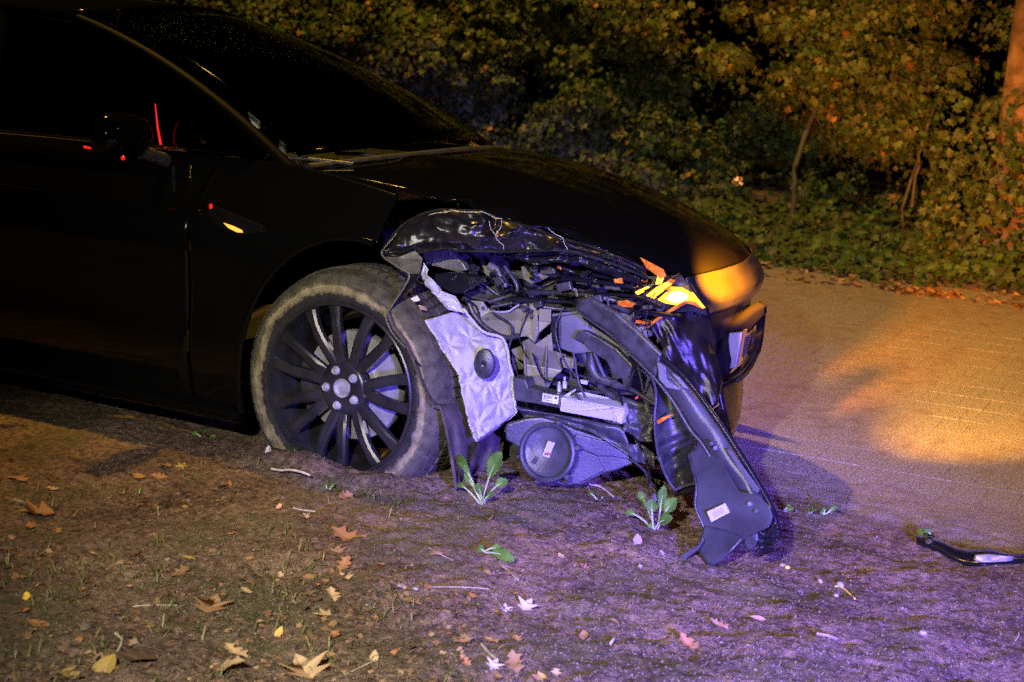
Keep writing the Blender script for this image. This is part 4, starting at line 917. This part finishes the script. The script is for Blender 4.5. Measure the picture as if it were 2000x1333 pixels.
for k in range(7):
    for d_ in (-1, 1): wobj('spoke', *spoke(R(108+k*360/7), d_*R(10)), M_rim, True, 30)
wobj('hub_face', *lathe_vf([(.0305, .034), (.031, .024), (.040, .020), (.074, .022), (.086, .030), (.092, .050)], 60), M_rim)
wobj('centre_cap', *lathe_vf([(.001, .026), (.020, .026), (.023, .024), (.025, .020), (.029, .020), (.031, .028)], 30), M_steel)
wobj('brake_disc', *lathe_vf([(.08, .075), (.095, .075), (.096, .085), (.172, .085), (.174, .09), (.174, .118), (.10, .118)], 60), M_disc)
for k in range(5):
    a = R(113-72*k); c = (.0575*math.cos(a), 0, .0575*math.sin(a))
    wobj('lug_nut', *lathe_vf([(.001, .010), (.007, .010), (.008, .013), (.0105, .012), (.012, .014), (.0155, .022), (.0155, .028)], 12, c), M_steel)
V, F = lathe_vf([(.11, .07), (.19, .07), (.195, .08), (.195, .13), (.11, .13)], 14, a0=R(150), a1=R(215)); wobj('brake_caliper', V, F, M_plast)
for k in range(5):
    a = R(125+12*k); lathe
box('suspension_upright', (-.06, .20, .25), (.06, .34, .48), M_plast, car, .02)

# ================================================================ WEEDS
def weed(name, label, px, py, leaves, cat='weed'):
    """leaves: list of (dx, dy pixels to the tip, width, bend, petiole fraction)"""
    g = gpt(px, py); t = thing(name, label, cat, g)
    for (dx, dy, wd, bend, pf, dep) in leaves:
        tip = P(px+dx, py+dy, g.y+dep); base = g+Vector((rng.normal(0, .004), rng.normal(0, .004), -.004))
        ax = tip-base; Ln = ax.length; up = Vector((0, -.75, .65)); side_ = ax.cross(up).normalized(); nrm = side_.cross(ax).normalized()
        pts = []
        for k in range(10):
            s = k/9; pts.append(base+ax*s+nrm*(bend*Ln*math.sin(s*3.14))+Vector((0, 0, .06*Ln*math.sin(s*3.14))))
        V, F = [], []
        m = 19
        def at(s):
            i = min(8, int(s*9)); return pts[i].lerp(pts[i+1], s*9-i)
        for k in range(m):
            s = pf+(1-pf)*k/(m-1); u = k/(m-1)
            wv_ = 1.25*wd*(math.sin(min(1, u*1.02)*3.14)**.6)*(.45+.75*u if u < .7 else .975-.35*(u-.7))*(1-.42*(k % 2)*(u < .85))+.002
            c = at(s)
            V += [c+side_*wv_+nrm*wv_*.35, c+side_*wv_*.5+nrm*wv_*.1, c, c-side_*wv_*.5+nrm*wv_*.12, c-side_*wv_+nrm*wv_*.3]
        for k in range(m-1):
            for i in range(4): F.append((k*5+i, k*5+i+1, k*5+6+i, k*5+5+i))
        lf = mesh('leaf', V, F, M_weed, t, True, .0008)
        tube('leaf_stalk', pts[:max(3, int(pf*9)+2)]+[at(min(1, pf+(1-pf)*q)) for q in (.4, .8)], [.0028]*(max(3, int(pf*9)+2))+[.0016, .0006], M_weedstem, lf, 6)
    return t
weed('weed_plant', 'tall green weed with upright toothed leaves in front of the tyre', 942, 984, [(38, -100, .031, .04, .42, .0), (-46, -94, .013, .24, .40, .06), (-34, -60, .011, .10, .5, .0), (50, -46, .020, .14, .6, .03), (24, -20, .009, .1, .5, -.02), (-8, -40, .014, .02, .4, -.03), (-48, -38, .010, .16, .62, .02)])
weed('weed_plant', 'green weed with pale stalks beside the hanging trim', 1280, 1034, [(18, -84, .016, .02, .42, .0), (-32, -74, .011, .10, .62, .03), (42, -60, .024, .08, .45, .0), (-8, -58, .024, .02, .55, -.02), (34, -22, .021, .10, .4, -.03), (-58, -34, .010, .16, .66, .0), (-16, -6, .008, .1, .5, -.03)])
weed('weed_plant', 'flattened weed leaf lying on the bare soil', 945, 1078, [(60, 18, .018, .05, .25, -.02), (-12, -8, .012, .1, .3, .0), (34, -6, .013, .1, .5, 0)])
for (x, y, s, lab) in ((1530, 1000, 1, 'single small weed sprig close to the trim end'), (1582, 1003, 1.2, 'dark small weed at the sandy road edge, middle of three'), (1612, 1005, 1.1, 'low round-leaved weed at the sandy road edge'), (1790, 1050, 1, 'small upright weed behind the black trim splinter'), (1822, 1052, 1.6, 'weed with a long leaf lying beyond the black trim splinter'), (1170, 976, .9, 'tiny sprout below the housing on the soil'), (400, 858, 1.2, 'pale grassy tuft in the shade under the car'), (640, 955, .7, 'tiny weed on bare soil below the front wheel'), (275, 962, .9, 'small yellow-green weed on the orange lit soil')):
    weed('small_weed', lab, x, y, [(rng.uniform(-22, 22)*s, -rng.uniform(1, 15)*s, rng.uniform(.005, .011)*s, rng.uniform(0, .15), rng.uniform(.3, .55), rng.uniform(-.03, .03)) for _ in range(int(rng.integers(2, 5)))])

# ================================================================ LOOSE TRIM SPLINTER
sp = thing('trim_splinter', 'glossy black trim splinter lying on the soil at the right edge', 'debris', gpt(1880, 1098))
def sg_(a, b, lift): p = gpt(a, b); p.z += lift; return p
up_ = [(1788, 1060), (1830, 1070), (1870, 1086), (1905, 1092), (1935, 1089), (1975, 1096), (2040, 1094)]
lo_ = [(1790, 1066), (1828, 1082), (1866, 1098), (1895, 1106), (1930, 1108), (1975, 1104), (2040, 1102)]
A = smooth_line([sg_(a, b, .018) for a, b in up_], 40); B = smooth_line([sg_(a, b, .004) for a, b in lo_], 40); V = []
for j in range(6):
    for i in range(40): V.append(A[i].lerp(B[i], j/5)+Vector((0, 0, .006*math.sin(j/5*3.14))))
mesh('strip', V, grid_faces(40, 6), M_gloss, sp, True, .005)
tube('edge_bead', [q+Vector((0, 0, .003)) for q in A], .004, M_plast, sp, 6)
V = [];
for j in range(6):
    for i in range(14): V.append(A[20+i].lerp(B[20+i], .45+.45*j/5*math.sin((i+1)/15*3.14)**.5)+Vector((-.0, -.004, .012*math.sin((.45+.45*j/5)*3.14))))
mesh('bright_insert', V, grid_faces(14, 6), M_steel, sp, True, .003)
for x, y in ((1806, 1066), (1815, 1070), (1812, 1075)): lathe('clip_bit', [(.001, -.006), (.010, -.004), (.012, .004)], 8, sg_(x, y, .03), M_chrome, sp, 60)

# ================================================================ FALLEN LEAVES
def oak(n=4, Ln=.11, wd=.03, seed=0):
    rr = random.Random(seed); out = []
    for sg in (1, -1):
        ph = rr.uniform(-.3, .3); H = [(0, 0)]
        for k in range(1, 17):
            y = k/17; env = .30*math.sin(3.14*min(1, y**.8))**.7*(.6+.55*y); w_ = env*(1+.42*math.cos((y*3.6+ph)*2*math.pi))*rr.uniform(.9, 1.1)
            H.append((sg*w_, y+.03*math.sin(y*20)))
        out.append(H+[(0, 1.03)])
    return out
def maple(seed=0):
    rr = random.Random(seed); pts = []
    tips = [(-.62, .18), (-.70, .62), (-.0, 1.05), (.70, .62), (.62, .18)]; v = [(-.22, .30), (-.20, .62), (.20, .62), (.22, .30)]
    Rr = [(0, 0), (.15, .04), (.62, .18), (.28, .34), (.72, .66), (.26, .64), (.12, .85), (0, 1.05)]
    return Rr, [(-x*rr.uniform(.85, 1.15), y) for x, y in Rr]
def leaf_mesh(kind, L, curl, cup, colr, seed):
    a, b_ = (oak(5, .11, .034, seed) if kind == 'oak' else maple(seed)) if kind != 'oval' else ([(0, 0), (.25, .2), (.32, .5), (.2, .8), (0, 1.05)], [(0, 0), (-.25, .2), (-.30, .5), (-.2, .8), (0, 1.05)])
    rr = random.Random(seed); V, F, C = [], [], []
    for half in (a, b_):
        ys = [q[1] for q in half]; o = len(V); m = len(half)
        for x, y in half:
            for k in range(3):
                xx = x*k/2; V.append((xx*L, (y-.5)*L, L*(.55*cup*abs(xx)*1.2+.6*curl*((y-.5)**2)+.05*math.sin(xx*9+seed)*abs(xx)+.03*math.sin(y*8+seed))))
                C.append(tuple(c*(1.15-.25*k/2*rr.random()) for c in colr)+(1,))
        for i in range(m-1):
            for k in range(2): F.append((o+i*3+k, o+i*3+k+1, o+(i+1)*3+k+1, o+(i+1)*3+k))
    zmin = min(v[2] for v in V); V = [(x, y, z-zmin) for x, y, z in V]
    me = bpy.data.meshes.new('fallen_leaf'); me.from_pydata(V, [], F); me.materials.append(M_litter)
    at_ = me.color_attributes.new('tint', 'FLOAT_COLOR', 'POINT'); at_.data.foreach_set('color', np.array(C, dtype=np.float32).ravel())
    me.polygons.foreach_set('use_smooth', [True]*len(me.polygons)); return me
OR, TAN, PAL, YEL, BRN, LIL = (.24, .115, .045), (.20, .115, .055), (.33, .23, .12), (.27, .19, .05), (.08, .048, .026), (.36, .29, .27)
def stalked(me): return me
def fallen(px, py, kind, L, rot, colr, label, curl=.25, cup=.25, tilt=(0, 0), group=None, me=None, lift=.002, scale=1.0):
    me = me or leaf_mesh(kind, L*.70, curl, cup, colr, int(px*7+py) % 991)
    o = bpy.data.objects.new('fallen_leaf', me); col.objects.link(o); g = gpt(px, py); e = .02
    nx_ = (height(g.x+e, g.y)-height(g.x-e, g.y))/(2*e); ny_ = (height(g.x, g.y+e)-height(g.x, g.y-e))/(2*e)
    o.location = g+Vector((0, 0, lift)); o.rotation_euler = (math.atan(ny_)+tilt[0], -math.atan(nx_)+tilt[1], R(rot)); o.scale = (scale,)*3
    return tag(o, label, 'leaf', group)
fallen(592, 1308, 'maple', .125, 60, PAL, 'large pale star-shaped leaf at the bottom edge', .3, .5, (.25, .1))
fallen(438, 1308, 'oak', .15, -70, PAL, 'big pale tan leaf at the bottom, left of the star-shaped one', .2, .3, (.3, 0))
fallen(205, 1310, 'oval', .12, 10, YEL, 'upright yellow leaf with a notch at the bottom edge', .3, .5, (.5, 0))
fallen(125, 1318, 'oak', .12, 80, YEL, 'curled yellow leaf in the bottom left corner', .5, .4)
fallen(268, 1292, 'oval', .13, 100, BRN, 'broad brown leaf among the bottom litter', .2, .2)
fallen(415, 1185, 'maple', .11, 20, TAN, 'tan lobed leaf heap above the pale big leaf', .3, .4, (.2, 0))
fallen(70, 1005, 'maple', .14, 150, OR, 'large orange maple leaf on the left soil', .3, .35, (.15, .1))
fallen(35, 938, 'oak', .12, 85, OR, 'orange oak leaf at the left edge', .3, .3)
fallen(60, 1030, 'oval', .07, 50, OR, 'small orange leaf under the large maple leaf', .3, .3)
fallen(272, 934, 'oval', .075, 80, OR, 'curled orange leaf on the mid left soil', .6, .4)
fallen(356, 912, 'maple', .045, 0, YEL, 'small yellow lobed leaf below the car sill', .4, .5, (.4, 0))
fallen(322, 912, 'oak', .07, 90, TAN, 'flat tan leaf beside the small yellow lobed leaf', .2, .2)
fallen(448, 938, 'oval', .04, 30, OR, 'tiny folded orange leaf below the sill', .6, .7, (.4, 0))
fallen(524, 888, 'oval', .045, 20, LIL, 'whitish scrap of leaf just left of the wheel', .5, .6, (.7, 0))
fallen(682, 1048, 'oak', .17, 95, OR, 'long orange oak leaf below the front wheel', .25, .25, (.1, 0))
fallen(660, 1078, 'maple', .055, 30, TAN, 'small pinkish leaf under the long oak leaf', .4, .4, (.3, 0))
fallen(672, 1130, 'maple', .055, 70, PAL, 'pale crinkled leaf on the centre soil', .5, .5, (.3, .1))
fallen(648, 1166, 'oak', .085, 50, PAL, 'pale folded oak leaf left of centre at the bottom', .5, .6, (.35, 0))
fallen(796, 1178, 'oak', .11, 95, TAN, 'tan oak leaf with upturned lobes in the centre foreground', .45, .4, (.2, 0))
fallen(628, 1205, 'maple', .07, 120, PAL, 'two-tone pale leaf in the lower left centre', .5, .5, (.2, .2))
fallen(602, 1166, 'oak', .075, 110, TAN, 'tan leaf left of the pale folded oak leaf', .3, .3)
fallen(1030, 1185, 'maple', .065, 0, LIL, 'lilac white crumpled leaf in the centre foreground', .6, .5, (.5, 0))
fallen(986, 1190, 'maple', .04, 40, LIL, 'small lilac leaf left of the crumpled one', .5, .5, (.4, 0))
fallen(884, 1142, 'oval', .045, 170, OR, 'orange leaf tip sticking up in the centre', .5, .6, (.6, 0))
fallen(905, 1256, 'oak', .075, 140, TAN, 'curved tan leaf with its stalk near the bottom', .5, .4)
fallen(731, 1287, 'oval', .05, 20, PAL, 'narrow pale leaf standing near the bottom', .4, .6, (.7, 0))
fallen(966, 1300, 'maple', .045, 10, LIL, 'whitish small leaf at the end of a twig', .5, .5, (.5, 0))
fallen(1058, 1326, 'oval', .05, 60, YEL, 'round yellow leaf at the bottom centre', .2, .4, (.3, 0))
fallen(1344, 1262, 'oak', .10, 70, OR, 'orange crinkled oak leaf on the purple soil', .5, .4, (.3, 0))
fallen(1245, 1058, 'oval', .065, 25, LIL, 'pale lilac leaf below the right weed', .3, .4, (.5, 0))
fallen(1292, 1088, 'oval', .035, 60, LIL, 'small round lilac leaf left of the trim foot', .2, .3, (.2, 0))
fallen(1480, 1210, 'oval', .06, 90, (.42, .27, .24), 'flat pinkish leaf on the right purple soil', .15, .2)
fallen(1140, 1110, 'maple', .04, 90, OR, 'small orange leaf near the middle of the soil', .4, .4, (.3, 0))
fallen(1008, 1162, 'oval', .03, 0, OR, 'dark orange leaf fragment above the crumpled lilac leaf', .4, .4)
fallen(1010, 1250, 'oak', .05, 60, OR, 'orange folded leaf right of the curved tan one', .5, .5)
fallen(52, 1168, 'oval', .045, 40, (.60, .42, .04), 'bright yellow oval leaf on the left soil', .3, .4, (.3, 0))
fallen(75, 1222, 'oval', .085, 100, OR, 'rusty brown leaf in the lower left', .3, .3)
fallen(160, 1153, 'oak', .055, 90, OR, 'flat orange leaf on the lower left soil', .3, .3)
fallen(545, 1240, 'oval', .045, 10, (.55, .28, .08), 'bright tan leaf standing in the lower litter', .4, .5, (.5, 0))
fallen(460, 1278, 'oak', .10, 85, PAL, 'pale curled leaf just above the bottom edge', .5, .4, (.2, 0))
fallen(480, 1158, 'oval', .06, 70, PAL, 'small whitish leaf by the lower litter heap', .4, .4)
fallen(372, 1082, 'oval', .06, 40, BRN, 'brown curled leaf on the olive soil', .5, .5, (.3, 0))
fallen(370, 1092, 'oval', .05, 110, YEL, 'yellowish leaf under the brown curled leaf', .3, .3)
fallen(596, 1010, 'maple', .035, 70, PAL, 'small white lobed leaf below the wheel', .4, .5, (.3, 0))
fallen(545, 992, 'oval', .04, 10, (.45, .26, .2), 'small pink leaf below the pale stick', .4, .5, (.4, 0))
lib = [leaf_mesh(k_, L_, rng.uniform(.2, .6), rng.uniform(.2, .6), c_, 50+i) for i, (k_, L_, c_) in enumerate([('oval', .035, TAN), ('oak', .045, OR), ('oak', .055, BRN), ('oval', .04, TAN), ('oval', .03, BRN), ('oval', .03, OR), ('oak', .06, TAN), ('oval', .03, BRN), ('oak', .035, PAL), ('oval', .025, BRN)])]
placed = 0
while placed < 120:
    x, y = rng.uniform(0, 2000), rng.uniform(880, 1333)
    dens = (1.0 if x < 800 else .55 if x < 1100 else .22 if x < 1500 else .07)*(.35+.65*sstep(980, 1200, y))
    if rng.random() > dens: continue
    g = gpt(x, y)
    if g.y > .5 or (g.y > -.15 and -.6 < g.x < 1.4): continue
    fallen(x, y, '', 0, rng.uniform(0, 360), OR, 'small dry leaf scrap scattered on the soil verge', tilt=(rng.normal(0, .25), rng.normal(0, .25)), group='dry leaf scraps on the soil verge', me=lib[int(rng.integers(len(lib)))], scale=rng.uniform(.6, 1.25), lift=.001)
    placed += 1

# ================================================================ PEBBLES, TWIGS, FRUIT
def pebble_mesh(seed):
    bm = bmesh.new(); bmesh.ops.create_icosphere(bm, subdivisions=2, radius=1)
    for v in bm.verts: v.co *= 1+.25*noise.noise(v.co*1.3+Vector((seed, 0, 0))); v.co.z *= .6
    me = bpy.data.meshes.new('pebble'); bm.to_mesh(me); bm.free(); me.materials.append(M_stone); me.polygons.foreach_set('use_smooth', [True]*len(me.polygons)); return me
pl = [pebble_mesh(k*3.1) for k in range(6)]
def pebble(x, y, s, label, group=None, m=None, name='pebble', cat='stone'):
    o = bpy.data.objects.new(name, pl[int(rng.integers(6))]); col.objects.link(o); s *= .75; g = gpt(x, y); o.location = g+Vector((0, 0, s*.2)); o.scale = (s, s*rng.uniform(.7, 1), s); o.rotation_euler = (0, 0, rng.uniform(0, 6))
    if m: o.data = o.data.copy(); o.data.materials[0] = m
    return tag(o, label, cat, group)
pebble(811, 1152, .013, 'white rounded pebble above the tan oak leaf'); pebble(780, 1148, .014, 'grey flat pebble left of the white rounded one')
pebble(1250, 1107, .012, 'pale lilac pebble left of the trim foot'); pebble(1641, 1146, .018, 'round grey stone crossed by a straw on the right soil'); pebble(1632, 1172, .010, 'small pinkish stone below the round grey stone')
pebble(1802, 1241, .016, 'long pale stone on the far right soil'); pebble(1530, 1107, .016, 'round pinkish ball beside the yellow berry', name='fallen_fruit', cat='fruit'); pebble(1538, 1112, .011, 'small yellow berry touching the pinkish ball', m=M_yel, name='berry', cat='fruit')
k = 0
while k < 36:
    x, y = rng.uniform(0, 2000), rng.uniform(900, 1333)
    g = gpt(x, y)
    if g.y > .9 or (g.y > -.12 and g.x < 1.2): continue
    pebble(x, y, rng.uniform(.002, .005)*(1+.5*(rng.random() < .1)), 'tiny pale stone among the soil crumbs', 'tiny stones in the soil'); k += 1
def twig(pts, r, m, label, px=True):
    g0 = gpt(*pts[len(pts)//2]); V = []
    q = [gpt(*p_)+Vector((0, 0, r*1.3)) for p_ in pts]; t = tube('twig', q, [r]*len(smooth_line(q, 16)), m, None, 6, 16); return tag(t, label, 'twig')
y0_ = gpt(566, 924).y-.03; tag(tube('twig', [P(a, b, y0_) for a, b in ((530, 916), (548, 919), (566, 918), (588, 922), (606, 929))], .0036, M_pale, None, 6, 16), 'pale broken stick on the soil mound left of the wheel', 'twig')
twig([(572, 994), (590, 998), (616, 1001)], .002, M_pale, 'thin straight straw below the pale broken stick')
twig([(838, 1072), (855, 1085), (885, 1098)], .002, M_twig, 'thin brown twig left of the flattened weed')
twig([(980, 1108), (995, 1120), (1012, 1135)], .0028, M_twig, 'dark stubby twig right of the flattened weed')
twig([(842, 1152), (880, 1148), (920, 1149), (955, 1152)], .0011, M_pale, 'long thin straw across the centre soil')
twig([(940, 1262), (955, 1278), (970, 1292)], .0035, M_twig, 'dark bent twig by the whitish small leaf')
twig([(1150, 948), (1172, 953), (1198, 972)], .003, M_pale, 'curved pale rootlet under the lamp housing')
twig([(220, 1192), (280, 1185), (345, 1184)], .0014, M_pale, 'long straight stalk on the left soil')
twig([(650, 1330), (690, 1312), (735, 1290)], .0015, M_pale, 'thin stalk at the bottom by the narrow pale leaf')
twig([(1595, 1242), (1618, 1246), (1634, 1252)], .004, M_twig, 'reddish twig on the right purple soil')
twig([(1630, 1148), (1645, 1150), (1670, 1172)], .002, M_yel, 'yellow straw lying over the round grey stone')
twig([(1192, 1262), (1196, 1256), (1199, 1250)], .004, M_pale, 'short white splinter on the purple soil')
twig([(28, 980), (50, 988), (70, 996)], .005, M_twig, 'orange lit twig above the large maple leaf')
twig([(225, 1240), (238, 1256), (220, 1290)], .0025, M_pale, 'forked thin stalk in the lower left')

# crumbs of soil and rotted leaf too small to count; short grass in the litter
N = 15000; px_ = rng.uniform(-150, 2150, N); py_ = 800+560*rng.random(N)**.8; V, F = [], []; cnt = 0; TET = np.array([(1, 0, -.3), (-.6, .8, -.3), (-.5, -.8, -.3), (.1, .1, .7)])
for x, y in zip(px_, py_):
    g = gpt(x, y)
    if g.y > 1.1: continue
    s = rng.gamma(2, .0013)+.001; q = TET*min(s, .0042)*rng.uniform(.6, 1.5, (1, 3)); a = rng.uniform(0, 6.28); ca, sa = math.cos(a), math.sin(a); o = len(V)
    V += [(g.x+u_[0]*ca-u_[1]*sa, g.y+u_[0]*sa+u_[1]*ca, g.z+u_[2]) for u_ in q]; F += [(o, o+1, o+3), (o+1, o+2, o+3), (o+2, o, o+3)]
M_crumb = mat('soil_crumbs', (.06, .045, .035), .9, var=(.17, .13, .10), scale=55)
tag(mesh('soil_crumbs', V, F, M_crumb), 'loose crumbs of soil and rotted leaf on the verge', 'soil crumbs', kind='stuff')
V, F, C = [], [], []
for k in range(2600):
    x, y = rng.uniform(-50, 1000), rng.uniform(900, 1340)
    if fbm(x*.006, y*.012, 70.) < .05+.25*(x > 650)+.2*(y < 1040): continue
    g = gpt(x, y)
    if g.y > .0: continue
    a = rng.uniform(0, 6.28); h = rng.uniform(.012, .04); d = Vector((math.cos(a), math.sin(a), 0)); s_ = Vector((-d.y, d.x, 0))*.0016; o = len(V)
    V += [g-s_, g+s_, g+d*h*.5+Vector((0, 0, h*.7))+s_*.7, g+d*h*.5+Vector((0, 0, h*.7))-s_*.7, g+d*h*1.3+Vector((0, 0, h*.75))]; F += [(o, o+1, o+2, o+3), (o+3, o+2, o+4)]
    c = random.choice([(.07, .11, .025), (.10, .12, .03), (.20, .17, .07), (.06, .08, .02)]); C += [(*c, 1)]*5
gr = mesh('grass', V, F, M_leafattr); tint_attr(gr, C); tag(gr, 'sparse short grass blades in the soil verge', 'grass', kind='stuff')
# finely broken litter of the foreground
N = 2600; PX = rng.uniform(-60, 1300, N); PY = rng.uniform(960, 1345, N); keep = [(x, y) for x, y in zip(PX, PY) if fbm(x*.004, y*.008, 33.)+.5*sstep(1000, 1300, y)-.5*sstep(600, 1100, x) > .12]
G = np.array([gpt(x, y) for x, y in keep]); N = len(G)
V, F, C = leaf_cloud(G+np.array([0, 0, .003]), np.stack([rng.normal(0, .45, N), rng.normal(0, .45, N), np.ones(N)], 1), rng.uniform(.007, .026, N), leaf_cols(N, [(.20, .11, .055), (.13, .08, .045), (.26, .17, .09), (.07, .05, .03), (.10, .07, .045)]), IVY)
C = list(map(tuple, C)); V = [tuple(v) for v in V]
for k in range(2400):                                  # thin rotted fibres and straw
    x, y = rng.uniform(-60, 2050), rng.uniform(930, 1345); g = gpt(x, y)
    if g.y > .75 or (g.y > -.1 and -.5 < g.x < .5): continue
    a = rng.uniform(0, 6.28); ln_k = rng.uniform(.008, .035); d = Vector((math.cos(a), math.sin(a), rng.normal(0, .12)))*ln_k; s_ = Vector((-math.sin(a), math.cos(a), 0))*rng.uniform(.0005, .0012); o = len(V); m_ = g+d*.5+s_*rng.normal(0, 3); z_ = Vector((0, 0, .0035))
    V += [tuple(g-s_+z_), tuple(g+s_+z_), tuple(m_+s_+z_*1.6), tuple(m_-s_+z_*1.6), tuple(g+d+s_+z_), tuple(g+d-s_+z_)]; F += [(o, o+1, o+2, o+3), (o+3, o+2, o+4, o+5)]
    c = random.choice([(.16, .11, .07), (.24, .18, .11), (.08, .06, .04), (.30, .24, .16)]); C += [(*c, 1)]*6
fl_ = mesh('leaf_crumbs', V, F, M_litter); tint_attr(fl_, C); tag(fl_, 'broken brown leaf bits trodden into the near soil', 'leaf litter', kind='stuff')
